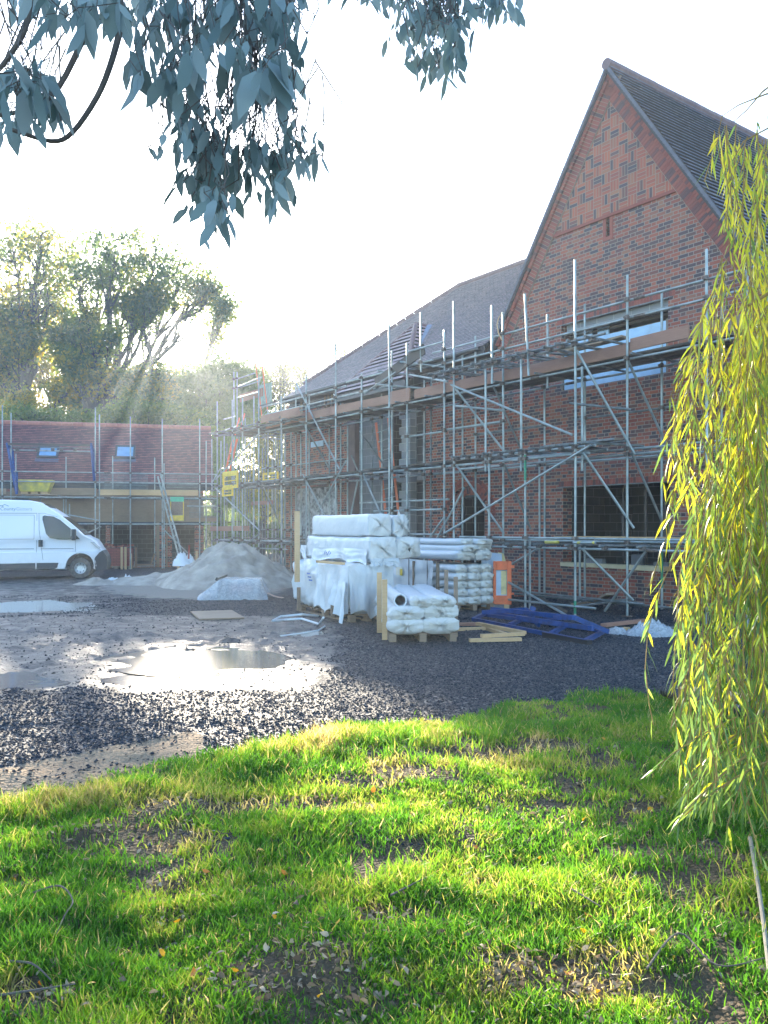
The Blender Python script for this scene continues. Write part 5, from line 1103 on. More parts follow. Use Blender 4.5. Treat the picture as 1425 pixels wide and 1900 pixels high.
heap('sand_pile', gp(525, 1066), .8, .9, .35, 'sandpile', 'low sand shoulder at the right foot of the big sand heap', 'sand heap', 11, 36, .4)
def crumple(nm, c, rx, ry, h, m, label, cat, seed=0, n=34, **k): return heap(nm, c, rx, ry, h * .8, m, label, cat, seed, n, .9, fine=1.4, **k)
crumple('crumpled_sheet', gp(1205, 1177), .43, .30, .26, 'clear', 'crumpled pale plastic sheet on the gravel below the scaffold', 'plastic sheet', 2); crumple('crumpled_sheet', gp(1146, 1176), .16, .14, .14, 'clear', 'small torn scrap of plastic left of the crumpled sheet', 'plastic sheet', 4)
crumple('sand_bag', gp(236, 1081), .22, .2, .26, 'wrap', 'right white sack sagging on the sand beyond the van', 'sack', 6); crumple('sand_bag', gp(210, 1081), .25, .2, .20, 'wrap', 'left white sack half buried in the small sand mound', 'sack', 7)
bg_ = crumple('sand_bag', at(342, 980, 25.6), .35, .3, .40, 'wrap', 'torn white sack lying at the back left shoulder of the sand heap', 'sack', 9); bg_.location.z = .55
b = MB(); b.tube([(0, 0, 0), (.02, 0, .42)], .03, 6); o = b.build('stick', M['red_dark']); o.location = at(350, 1037, 25.3); tag(o, 'short red stick beside the torn white sack on the sand heap', 'stick')
# covered materials under clear plastic
cm = empty('covered_stack', gp(440, 1112), math.radians(3), 'low stack of materials under clear plastic in front of the sand heap', 'covered stack')
b = MB(); b.span(-.45, .5, -.15, .55, .05, .34); b.build('stacked_boards', M['board_dark'], cm); b = MB(); b.span(-.15, .35, -.16, -.14, .20, .31); b.build('paper_label', M['red_dark'], cm); b = MB(); b.span(-.85, -.5, -.1, .4, .02, .1); b.build('stacked_boards', M['timber_old'], cm)
def cover(x0, x1, y0, y1, zf, m, par, nm='plastic_cover', seed=0, nx_=70, ny__=40):
    V = [];
    for j in range(ny__ + 1):
        for i in range(nx_ + 1):
            u, v = i / nx_, j / ny__; x = x0 + (x1 - x0) * u; y = y0 + (y1 - y0) * v; ff = min(v / .22, 1); z = zf(x) * (ff ** .7) + .045 * noise.noise(Vector((x * 2.5, y * 2, seed + 5))) + .004 * noise.noise(Vector((x * 9 + y * 3, y * 4, seed))) + .010 * math.sin(x * 22 + y * 7 + 3 * noise.noise(Vector((x * 2, y, 1)))) * (1.2 - ff * .8); V.append((x + .06 * noise.noise(Vector((y * 5, x * 3, 2))), y + .08 * noise.noise(Vector((x * 5, seed, 2))) * (1 - v), max(.008, z)))
    id_ = np.arange((nx_ + 1) * (ny__ + 1)).reshape(ny__ + 1, nx_ + 1); return mesh_np(nm, V, np.stack([id_[:-1, :-1], id_[:-1, 1:], id_[1:, 1:], id_[1:, :-1]], -1).reshape(-1, 4), M[m], par, smooth=True)
cover(-.86, .72, -.32, .6, lambda x: .37 * ss(-.9, -.35, x) * (1 - ss(.5, .78, x)) + .10, 'clear', cm)
b = MB(); V = [(.62 + .45 * t, -.1 + .3 * s_, .03 + .16 * (1 - t) ** 2) for t in (0, .25, .5, .75, 1) for s_ in (0, 1)]; b.add(V, [(i * 2, i * 2 + 1, i * 2 + 3, i * 2 + 2) for i in range(4)]); b.build('curled_sheet', simple('copper coloured sheet', (.50, .34, .26), .5), cm, fix=False)
b = MB(); b.box((-.42, .2, .42), (.22, .12, .07), Matrix.Rotation(.5, 3, 'Y')); b.box((-.36, .2, .50), (.24, .1, .05), Matrix.Rotation(-.4, 3, 'Y')); o = b.build('scrap_metal', M['black'], cm)
beams('plywood_sheet', [(gz(392, 1134, .03), gz(412, 1148, .03))], 'board', 'small board lying flat in the wet mud', 'board', .8, .025, partname='sheet')
b = MB(); pts = [gz(x, y, z) for x, y, z in ((600, 1146, .25), (592, 1158, .02), (560, 1148, .04), (530, 1150, .02), (505, 1152, .03), (520, 1144, .06), (560, 1140, .1), (590, 1143, .02))]; b.tube(pts, .02, 6); o = b.build('plastic_strap', M['wrap']); tag(o, 'loose white plastic strap trailing on the mud left of the tall stack', 'strap')
b = MB(); pts = [gz(x, y, .02) for x, y in ((603, 1162), (590, 1170), (560, 1175), (520, 1180))]; b.tube(pts, .012, 6); o = b.build('plastic_strap', M['wrap']); tag(o, 'thin white cord lying nearest the camera on the mud by the stack', 'strap')
# orange barrier with foil panel behind
ob = at(915, 980, 16.9); ob.z = 0; br = empty('plastic_barrier', ob, math.radians(-8), 'orange plastic barrier panel standing right of the wrapped tubes', 'barrier')
b = MB(); W_, H0, H1 = .37, .10, .98
for (x0, x1, z0, z1) in ((0, W_, H0, .28), (0, .06, .28, H1), (W_ - .09, W_, .28, H1), (.06, W_ - .09, .80, H1)): b.span(x0, x1, -.03, .03, z0, z1)
b.build('frame', M['orange'], br, bevel=.01); b = MB(); b.span(.05, W_ - .08, .035, .05, .26, .82); b.build('backing_panel', M['blue_sheet'], br); b = MB(); b.span(.16, W_ - .1, .02, .034, .3, .78); b.build('foam_strip', M['yellow_foam'], br)
b = MB(); b.span(W_, W_ + .06, -.02, .02, .84, .90); b.build('lug', M['orange'], br); b = MB(); b.span(W_, W_ + .05, -.02, .02, .30, .34); b.build('lug', M['orange'], br); b = MB(); b.span(.22, .32, -.02, .1, .0, .10); b.build('foot', M['timber'], br)
pb = at(893, 980, 17.2); pb.z = 0; fb = empty('foam_board', pb, math.radians(-8), 'foil faced yellow foam board standing behind the orange barrier', 'insulation board'); b = MB(); b.prism([(0, 0), (.46, 0), (.42, 1.12), (0, 1.16)], 'y', 0, .06); b.build('foil_face', M['blue_sheet'], fb); b = MB(); b.prism([(.30, .9), (.52, .9), (.46, 1.12), (.34, 1.15)], 'y', .065, .12); b.build('foam_core', M['yellow_foam'], fb)
# bucket, land drain, planks on the right
c = gp(1282, 1159); bk = empty('bucket', c, 0, 'black plastic tub standing at the foot of the wall under the willow', 'bucket'); b = MB(); n_ = 24; vs = []; fs = []
for r_, z_ in ((.0, .0), (.15, 0), (.18, .27), (.20, .27), (.20, .30), (.175, .30), (.14, .03), (0, .03)):
    for i in range(n_): a = 2 * math.pi * i / n_; vs.append((r_ * math.cos(a), r_ * math.sin(a), z_))
for q in range(7):
    for i in range(n_): fs.append((q * n_ + i, q * n_ + (i + 1) % n_, (q + 1) * n_ + (i + 1) % n_, (q + 1) * n_ + i))
b.add(vs, fs); b.build('tub', M['black'], bk, smooth=True); b = MB(); b.tube([(-.2, 0, .27), (-.26, -.05, .18)], .012, 6); b.build('handle', M['wrap'], bk)
b = MB(); P = [gz(x, y, .10) for x, y in ((1232, 1281), (1258, 1290), (1290, 1302), (1330, 1312), (1380, 1320), (1450, 1326))]; fine = []
for i in range(len(P) - 1): fine += [P[i].lerp(P[i + 1], t / 10) for t in range(10)]
b.tube(fine, [.058 if i % 2 else .046 for i in range(len(fine))], 12); o = b.build('drain_pipe', M['black'], smooth=False); tag(o, 'black corrugated drain pipe lying at the edge of the grass under the willow', 'pipe')
beams('plank', [(gz(1262, 1278, .1), gz(1400, 1296, .1))], 'timber', 'pale plank lying behind the black corrugated pipe', 'plank', .2, .04, partname='board')
beams('hose', [(gz(1205, 1168, .03), gz(1295, 1160, .03))], 'galv_old', 'thin dull pipe on the dirt left of the black tub', 'pipe', .03, .03, tube=True)
# person inside the window, bending over
pn = empty('person', H.w(.98, .85, .10), HRZ + math.pi, 'person in dark work clothes and hi-vis vest bending forward inside the ground floor window', 'person')
def skinned(nm, pts, edges, rad, m, parent, sub=2):
    me = bpy.data.meshes.new(nm); me.from_pydata(pts, edges, []); o = bpy.data.objects.new(nm, me); COL.objects.link(o); me.materials.append(m); o.parent = parent
    sk = o.modifiers.new('skin', 'SKIN'); lay = me.skin_vertices[0] if len(me.skin_vertices) else None
    for i, r in enumerate(rad): lay.data[i].radius = (r, r)
    lay.data[0].use_root = True; ss_ = o.modifiers.new('sub', 'SUBSURF'); ss_.levels = sub; ss_.render_levels = sub; return o
try:
    import bmesh
    P = [(0, 0, .92), (.10, 0, .86), (.12, .02, .48), (.12, 0, .06), (.12, -.14, .03), (-.10, 0, .86), (-.12, .02, .48), (-.12, 0, .06), (-.12, -.14, .03), (0, -.12, 1.08), (0, -.32, 1.16), (0, -.44, 1.16), (0, -.52, 1.12), (0, -.60, 1.07), (.17, -.36, 1.12), (.22, -.40, .85), (.18, -.50, .66), (-.17, -.36, 1.12), (-.22, -.40, .85), (-.18, -.50, .66)]
    E_ = [(0, 1), (1, 2), (2, 3), (3, 4), (0, 5), (5, 6), (6, 7), (7, 8), (0, 9), (9, 10), (10, 11), (11, 12), (12, 13), (10, 14), (14, 15), (15, 16), (10, 17), (17, 18), (18, 19)]
    R_ = [.15, .095, .075, .05, .045, .095, .075, .05, .045, .145, .15, .07, .095, .09, .065, .05, .035, .065, .05, .035]
    me = bpy.data.meshes.new('body'); me.from_pydata(P, E_, []); bmm = bmesh.new(); bmm.from_mesh(me); lay = bmm.verts.layers.skin.verify(); bmm.verts.ensure_lookup_table()
    for i, r in enumerate(R_): bmm.verts[i][lay].radius = (r, r); bmm.verts[i][lay].use_root = (i == 0)
    bmm.to_mesh(me); bmm.free(); o = bpy.data.objects.new('body', me); COL.objects.link(o); me.materials.append(M['cloth_dark']); o.parent = pn; o.modifiers.new('skin', 'SKIN'); q = o.modifiers.new('sub', 'SUBSURF'); q.levels = 2; q.render_levels = 2
except Exception as ex: print('person', ex)
b = MB(); b.tube([(0, -.06, 1.03), (0, -.16, 1.10), (0, -.30, 1.16), (0, -.38, 1.16)], [.155, .165, .175, .13], 16, caps=False); b.build('hi_vis_vest', M['hivis'], pn, smooth=True)
b = MB(); b.tube([(0, -.50, 1.16), (0, -.56, 1.14), (0, -.60, 1.10)], [.06, .108, .09], 12); b.build('hair', M['van_dark'], pn, smooth=True)

# ------------------------------------------------------------------ vegetation
def unit(a): return a / np.maximum(np.linalg.norm(a, axis=1, keepdims=True), 1e-6)
def leaf_geo(P, D, L, W, fold=.25, droop=.25, six=True, tint=None, rs=rng):
    """pointed leaves: base P, direction D, length L, width W (arrays)"""
    n = len(P); D = unit(D); R = unit(np.cross(D, rs.normal(size=(n, 3)))); Nn = np.cross(R, D); L = L[:, None]; W = W[:, None]
    if not six:
        V = np.stack([P, P + D * L * .45 + R * W * .5 + Nn * W * fold, P + D * L, P + D * L * .45 - R * W * .5 + Nn * W * fold], 1)
        return V.reshape(-1, 3), [np.arange(n * 4).reshape(n, 4)], np.repeat(tint, 4)
    c = np.array([0, 0, -1.0])[None] * L * droop
    V = np.stack([P, P + D * L * .3 + R * W * .42 + Nn * W * fold, P + D * L * .3 - R * W * .42 + Nn * W * fold, P + D * L * .65 + R * W * .40 + Nn * W * fold + c * .4, P + D * L * .65 - R * W * .40 + Nn * W * fold + c * .4, P + D * L + c], 1)
    b = (np.arange(n) * 6)[:, None]
    return V.reshape(-1, 3), [b + np.array([[0, 1, 2]]), b + np.array([[5, 4, 3]]), b + np.array([[1, 3, 4, 2]])], np.repeat(tint, 6)
def rfn(lo, hi, n): return rng.uniform(lo, hi, n)
# ---- distant and middle trees
def wiggle(p, q, k, amp):
    p, q = Vector(p), Vector(q); L = (q - p).length; o = [p]
    for i in range(1, k): t = i / k; o.append(p.lerp(q, t) + Vector((random.uniform(-1, 1), random.uniform(-1, 1), random.uniform(-.5, 1))) * amp * L * math.sin(math.pi * t))
    return o + [q]
def tree(name, label, group, foot, fork, clumps, leafm, leaves, ls=.20, rt=.35, barkm='bark', twig=True, tint0=.0, tint1=1.0, cat='tree', spray=.45, nsub=26, tshift=None):
    """foot, fork: pixel + depth; clumps: (px, py, rpx, rpy, depth offset) balls of foliage, each on its own limb; leaves sit in sprays at twig ends"""
    d = foot[2]; f0 = at(*foot); f0.z = -.1; root = empty(name, f0, 0, label, cat, group); fk = at(fork[0], fork[1], d) - f0; tk = MB(); Z = Vector((0, 0, 0))
    tk.tube(wiggle(Z, fk, 6, .03), [rt * (1.25 - .55 * i / 6) for i in range(7)], 9); LP = []; TT = []
    for (cx, cy, rx, ry, dd) in clumps:
        C_ = at(cx, cy, d + dd) - f0; sx = rx / F * d; sz = ry / F * d; h = (C_ - fk).length; t0 = random.uniform(.55, 1.0); st = Z.lerp(fk, t0)
        r0 = rt * .42; mid = st.lerp(C_, .5) + Vector((0, 0, -.12 * h if C_.z > st.z else .1 * h)) ; pts = wiggle(st, mid, 3, .07) + wiggle(mid, C_, 4, .09)[1:]
        tk.tube(pts, [max(.02, r0 * (1 - .85 * i / (len(pts) - 1))) for i in range(len(pts))], 6, caps=False)
        for k in range(nsub):
            v = Vector((random.gauss(0, 1), random.gauss(0, 1), random.gauss(0, 1))).normalized() * random.uniform(.45, 1.0) ** .5
            e = C_ + Vector((v.x * sx, v.y * sx * .8, v.z * sz)); s_ = pts[random.randint(3, len(pts) - 1)]; q = wiggle(s_, e, 3, .12)
            if twig: tk.tube(q, [.045 * rt / .35, .03 * rt / .35, .02, .01], 4, caps=False)
            for m_ in range(4): u = random.uniform(.45, 1.05); LP.append(s_.lerp(e, u) + Vector((random.gauss(0, .2), random.gauss(0, .2), random.gauss(0, .2))) * spray)
            tb = random.uniform(0, 1); TT += [tb] * 4
    tk.build('trunk', M[barkm], root, smooth=True, fix=False)
    LP = np.array([tuple(p) for p in LP]); TT = np.array(TT); ix = rng.integers(0, len(LP), leaves); P = LP[ix] + rng.normal(size=(leaves, 3)) * np.array([1, 1, .75]) * spray * .62
    D = rng.normal(size=(leaves, 3)) + np.array([0, 0, -.3]); L = rfn(.7, 1.3, leaves) * ls; tint = np.clip(tint0 + (tint1 - tint0) * (TT[ix] * .6 + rng.random(leaves) * .4), 0, 1)
    if tshift is not None: tint = np.clip(tint + tshift(P[:, 2]), 0, 1)
    V, Fc, T = leaf_geo(P, D, L, L * .62, six=False, tint=tint); mesh_np('crown', V, Fc, M[leafm], root, tint=T); return root
def fill(n, x0, x1, y0, y1, r0, r1, seed, avoid=((362, 626, 76, 44),)):
    rs = random.Random(seed); o = []
    while len(o) < n:
        x, y = rs.uniform(x0, x1), rs.uniform(y0, y1); r = rs.uniform(r0, r1)
        if any(abs(x - a[0]) < a[2] + r * .7 and abs(y - a[1]) < a[3] + r * .5 for a in avoid): continue
        o.append((x, y, r, r * rs.uniform(.5, .8), rs.uniform(-3, 3)))
    return o
OG = 'tall oaks behind the garage'; low = lambda z: np.clip((15.0 - z) / 16 + .05, -.02, .55)
tree('oak_tree', 'leftmost tall oak with a dark forked trunk and yellowing lower leaves', OG, (50, 980, 66), (48, 680), [(-70, 470, 90, 60, 2), (15, 450, 75, 42, 0), (75, 440, 60, 35, -2), (110, 495, 65, 50, 3), (20, 530, 66, 36, -2), (-40, 600, 90, 50, 0), (92, 565, 50, 34, 0), (30, 625, 40, 22, -2), (-20, 690, 60, 40, 0)] + fill(13, -40, 140, 560, 760, 22, 42, 4), 'oak_leaf', 22000, .33, .58, tshift=lambda z: low(z) + .12, spray=.6, nsub=24)
tree('oak_tree', 'broad tall oak in the centre of the row with its crown over the garage', OG, (195, 980, 64), (195, 720), [(160, 465, 62, 44, 2), (215, 445, 60, 34, -1), (150, 515, 50, 38, -2), (225, 495, 60, 40, 2), (290, 462, 60, 38, 0), (285, 516, 58, 30, -2), (340, 495, 48, 38, 1), (380, 525, 34, 28, 0), (392, 545, 24, 14, 0)] + fill(20, 115, 300, 545, 750, 22, 40, 9), 'oak_leaf', 27000, .31, .55, tshift=lambda z: low(z) * .8, spray=.6, nsub=22)
tree('oak_tree', 'right oak of the row whose thin crown catches the sun glare', OG, (300, 980, 62), (303, 740), [(285, 690, 50, 30, 0), (340, 706, 50, 28, 1), (280, 740, 55, 34, -1), (340, 750, 50, 34, 0), (268, 556, 34, 18, 0), (418, 570, 14, 12, 0)], 'oak_leaf', 13000, .25, .5, spray=.6)
tree('broadleaf_tree', 'dense rounded green tree filling the gap right of the garage', 'green trees behind the yard', (400, 980, 58), (402, 800), [(375, 706, 42, 34, 0), (425, 690, 40, 34, 1), (462, 715, 28, 28, 0), (400, 745, 55, 38, -1), (447, 725, 38, 38, 1), (360, 765, 45, 35, 0), (430, 790, 45, 40, 0), (470, 760, 35, 36, 2), (395, 830, 50, 40, 0)], 'oak_leaf', 27000, .25, .35, tint1=.6, spray=.6)
tree('broadleaf_tree', 'low leafy tree with bright green foliage just over the garage ridge', 'green trees behind the yard', (240, 980, 50), (245, 830), [(250, 765, 55, 30, 0), (205, 776, 40, 22, 1), (305, 768, 50, 26, 0), (160, 782, 45, 18, 0), (350, 780, 50, 26, 1), (100, 778, 45, 22, 1), (40, 772, 45, 24, 0)], 'oak_leaf', 15000, .20, .25, tint0=.2, tint1=.75)
tree('broadleaf_tree', 'yellow autumn tree glowing between the oak trunks', 'yellow trees behind the garage', (120, 980, 74), (120, 800), [(95, 700, 60, 40, 0), (160, 715, 60, 36, 1), (230, 700, 50, 40, 2), (60, 755, 60, 34, 0), (140, 765, 60, 32, 0), (20, 700, 50, 46, 0), (235, 745, 56, 36, 1), (-40, 740, 60, 50, 2), (70, 650, 50, 30, 1), (300, 745, 50, 34, 1), (0, 760, 60, 30, 0)], 'yellow_leaf', 26000, .27, .3, spray=.6)
tree('broadleaf_tree', 'yellow leaved tree seen through the scaffold tower', 'yellow trees behind the garage', (485, 980, 52), (490, 930), [(480, 860, 45, 36, 0), (520, 850, 40, 38, 1), (490, 930, 50, 36, 0), (455, 900, 40, 40, 1), (525, 930, 36, 40, 0), (500, 800, 40, 30, 1)], 'yellow_leaf', 7500, .21, .22, tint1=.8)
tree('bush', 'dark hedge of bushes closing the yard behind the scaffold tower', None, (470, 980, 54), (470, 960), [(x, 985 + (i % 3) * 8, 40, 38, i % 2) for i, x in enumerate(range(385, 600, 32))] + [(440, 920, 40, 40, 1), (410, 880, 40, 40, 1)], 'oak_leaf', 14000, .22, .15, tint1=.4, cat='bush')
for i, (x, yt, w_, l) in enumerate(((485, 668, 30, 'first thin half bare tree right of the dense green tree'), (520, 655, 30, 'second thin half bare tree behind the scaffold tower'), (560, 655, 36, 'third thin half bare tree beside the low end of the tiled roof'), (640, 630, 30, 'fourth half bare tree top showing over the wing roof'), (680, 632, 22, 'last half bare tree top peeping over the wing roof'))):
    tree('bare_tree', l, 'half bare trees behind the house', (x, 980, 66), (x, 820), [(x - w_ * .5, yt + 40, w_ * .7, 38, 0), (x + w_ * .45, yt + 46, w_ * .7, 40, 1), (x, yt + 85, w_, 40, 0), (x, yt + 22, w_ * .5, 24, 0), (x, yt + 140, w_ * 1.2, 50, 0)], 'yellow_leaf', 2200, .20, .2, nsub=34, tint1=.6, spray=.5)
# far hedge line closing the horizon
b = MB(); LP = []
n_ = 60000; a_ = rfn(-1.25, .9, n_); rr = rfn(72, 84, n_); P = np.stack([np.sin(a_) * rr, np.cos(a_) * rr, np.abs(rng.normal(size=n_)) * 1.9 + rfn(0, 2.2, n_)], 1)
V, Fc, T = leaf_geo(P, rng.normal(size=(n_, 3)), rfn(.35, .7, n_), rfn(.3, .5, n_), six=False, tint=rfn(0, .6, n_)); tag(mesh_np('hedge', V, Fc, M['oak_leaf'], None, tint=T), 'far dark hedge and scrub closing the field behind all the trees', 'hedge', kind='stuff')

# ---- willow on the right, hanging close to the camera
wp = Vector((5.2, 5.6, 0)); wl = empty('willow_tree', wp, 0, 'weeping willow with bright yellow green strands hanging down the right edge', 'willow')
tk = MB(); tk.tube([Vector((0, 0, -.1)), Vector((.05, 0, 1.5)), Vector((-.05, .1, 3.2)), Vector((-.2, .1, 5.0)), Vector((-.6, 0, 6.5))], [.36, .30, .26, .18, .08], 14); tk.build('trunk', M['bark'], wl, smooth=True)
LPs, LDs = [], []; tw = MB(); limbs = MB()
def strand(p0, length, sway=.12, dens=.024, swirl=0.0, r=.0028):
    p = Vector(p0); d = Vector((random.uniform(-.25, .15), random.uniform(-.2, .2), -.5)).normalized(); pts = [p.copy()]; st = .09; k = int(length / st)
    wv = random.uniform(0, 6); wa = random.uniform(.3, 1.0) * sway
    for i in range(k):
        d = (d * .80 + Vector((math.sin(wv + i * .25) * wa, math.cos(wv * 1.7 + i * .3) * wa, -.24))).normalized(); p = p + d * st
        if p.z < .10 + random.uniform(0, .1): break
        pts.append(p.copy())
    if len(pts) < 3: return
    tw.tube(pts[::2] + ([pts[-1]] if len(pts) % 2 == 0 else []), r, 4, caps=False)
    for i in range(len(pts) - 1):
        seg = pts[i + 1] - pts[i]; m_ = max(1, int(seg.length / dens))
        for j in range(m_):
            if random.random() < .12: continue
            q = pts[i] + seg * ((j + random.random()) / m_); a = random.uniform(0, 6.28); o_ = Vector((math.cos(a), math.sin(a), 0)); LPs.append(tuple(q)); LDs.append(tuple(seg.normalized() * 1.0 + o_ * random.uniform(.25, .75)))
def wat(px, py, d): return at(px, py, d)
# long limb curving out over the lawn, with anchors listed as photo column, row of top and bottom, depth, count, spread
for P_ in ([(5.0, 5.6, 4.6), (4.3, 5.3, 5.3), (3.4, 4.9, 5.0), (2.7, 4.6, 4.35), (2.05, 4.4, 3.72)], [(5.0, 5.6, 3.6), (4.1, 5.1, 4.2), (3.1, 4.6, 3.7), (2.3, 4.2, 3.05), (1.8, 4.1, 2.75)], [(5.1, 5.6, 5.0), (4.4, 5.0, 5.6), (3.6, 4.6, 5.2), (2.9, 4.3, 4.3), (2.35, 4.1, 3.9)], [(5.1, 5.6, 3.0), (4.4, 5.2, 3.5), (3.4, 4.8, 3.0), (2.6, 4.5, 2.2)]):
    limbs.tube(P_, [.06, .045, .03, .016, .007][:len(P_)], 7)
for P_ in ([at(1500, 150, 4.5), at(1420, 175, 4.45), at(1370, 195, 4.4), at(1340, 215, 4.4), at(1330, 260, 4.4)], [at(1500, 230, 4.5), at(1430, 235, 4.45), at(1380, 262, 4.4), at(1358, 300, 4.4), at(1345, 360, 4.4)], [at(1480, 120, 4.6), at(1415, 170, 4.5), at(1385, 205, 4.45), at(1362, 225, 4.4)]): limbs.tube(P_, [.007, .005, .0035, .0025, .0016][:len(P_)], 5)
limbs.build('branch', M['willow_twig'], None, smooth=True); bpy.data.objects['branch'].name = 'limb_tmp'
A = [(1418, 205, 520, 4.45, 4, 10), (1455, 205, 700, 4.5, 6, 14), (1380, 228, 520, 4.4, 2, 8), (1415, 330, 700, 4.4, 4, 10), (1335, 222, 430, 4.4, 4, 6), (1352, 228, 470, 4.5, 4, 9), (1392, 240, 520, 4.4, 4, 10), (1418, 260, 640, 4.4, 4, 8),
     (1345, 450, 860, 4.3, 7, 10), (1318, 560, 900, 4.2, 5, 8), (1300, 640, 860, 4.1, 5, 8), (1283, 730, 940, 4.1, 4, 6), (1262, 800, 985, 4.0, 4, 5), (1385, 500, 1200, 4.2, 15, 14), (1365, 620, 1100, 4.2, 9, 12),
     (1415, 480, 1400, 4.3, 17, 16), (1455, 400, 1500, 4.4, 16, 20), (1330, 860, 1240, 4.1, 9, 16), (1302, 960, 1180, 4.0, 4, 8), (1350, 820, 1450, 4.2, 17, 16), (1385, 780, 1560, 4.2, 22, 22),
     (1290, 1190, 1400, 3.9, 5, 12), (1320, 1160, 1480, 3.9, 8, 16), (1345, 1200, 1560, 3.9, 10, 18), (1500, 300, 1600, 4.5, 14, 34), (1580, 250, 1600, 4.8, 14, 40), (1660, 250, 1600, 5.0, 12, 50), (1415, 900, 1600, 4.0, 14, 20)]
for (px_, y0, y1, d, n_, sp_) in A:
    for k in range(n_):
        dd = d + random.uniform(-.35, .45); x = px_ + random.gauss(0, sp_); p = wat(x, y0 + random.uniform(0, .35) * (y1 - y0) * .5, dd); strand(p, (y1 - y0) / F * dd * random.uniform(.6, 1.05))
for k in range(9):   # sprays sweeping low to the left over the lawn
    p = wat(random.uniform(1365, 1430), random.uniform(1300, 1440), random.uniform(3.6, 4.2)); pts = [p]; d = Vector((-.8, random.uniform(-.3, .1), -.35)).normalized()
    for i in range(7): d = (d + Vector((0, 0, -.05))).normalized(); pts.append(pts[-1] + d * .06)
    tw.tube(pts, .003, 4, caps=False)
    for q, q2 in zip(pts[:-1], pts[1:]):
        for j in range(3): a = random.uniform(0, 6.28); LPs.append(tuple(q.lerp(q2, random.random()))); LDs.append(tuple((q2 - q).normalized() + Vector((math.cos(a) * .5, math.sin(a) * .5, -.1))))
P = np.array(LPs) - np.array(tuple(wp)); D = np.array(LDs); n_ = len(P); L = rfn(.055, .115, n_)
tint = np.clip(.28 + .45 * np.clip((P[:, 2] - 1.0) / 1.6, -.6, 1) + rng.normal(size=n_) * .28, 0, 1)
V, Fc, T = leaf_geo(P, D, L, rfn(.009, .015, n_), fold=.3, droop=.25, tint=tint); mesh_np('leaves', V, Fc, M['willow_leaf'], wl, tint=T); print('willow leaves', n_)
def reparent(o, nm, root): o.name = nm; o.data.transform(Matrix.Translation(-root.location)); o.parent = root
reparent(bpy.data.objects['limb_tmp'], 'branch', wl); to = tw.build('twigs', M['willow_twig'], None, smooth=True, fix=False); reparent(to, 'twigs', wl)
b = MB(); b.tube([at(1392, 1555, 4.35), at(1398, 1590, 3.95), at(1408, 1650, 3.6), gz(1418, 1720, .05), gz(1427, 1800, .04), gz(1440, 1920, .04)], [.011, .010, .009, .009, .008, .008], 8)
tag(b.build('fallen_branch', simple('pale stick bark', (.26, .23, .18), .8, bump=.2), None, smooth=True), 'long pale stick curving through the grass at the right edge below the willow', 'branch')

# ---- evergreen boughs hanging in from above
ev = empty('evergreen_tree', (-4.6, -1.2, 0), 0, 'evergreen tree whose grey green boughs, tinted with lens flare, hang into the top of the view', 'tree'); eo = ev.location.copy()
tk = MB(); tk.tube([Vector((0, 0, -.1)), Vector((.1, .1, 2.0)), Vector((.2, .3, 4.0)), Vector((.3, .4, 6.5))], [.28, .24, .2, .1], 12); tk.build('trunk', M['bark'], ev, smooth=True)
br = MB(); tws = MB(); EL, ED, EW = [], [], []
def bough(P_, r0, r1): P_ = smooth_path(P_, 4); br.tube([p - eo for p in P_], [r0 + (r1 - r0) * i / (len(P_) - 1) for i in range(len(P_))], 8); return P_
tops = [bough([(-4.3, -.8, 4.2), (-3.0, .8, 4.3), (-1.6, 2.0, 3.9), (-.6, 2.3, 3.5), (.1, 2.3, 3.3)], .09, .012), bough([(-4.2, -.7, 5.0), (-2.4, .9, 5.0), (-.6, 2.0, 4.3), (.6, 2.6, 3.8), (1.1, 2.7, 3.5)], .08, .010),
        bough([(-3.0, .8, 4.3), (-2.2, 1.9, 3.7), (-1.4, 2.1, 3.2)], .03, .008)]
for P_ in ([at(222, 60, 2.1), at(205, 120, 2.1), at(180, 180, 2.1), at(135, 245, 2.1), at(95, 262, 2.1), at(20, 240, 2.1)], [at(220, -120, 2.2), at(225, 0, 2.15), at(222, 60, 2.1)], [at(160, 60, 2.1), at(110, 160, 2.1), at(60, 200, 2.1), at(-10, 215, 2.1)], [at(60, -80, 2.0), at(50, 40, 2.0), at(20, 100, 2.0), at(-20, 150, 2.0)]): bough(P_, .0085, .005)
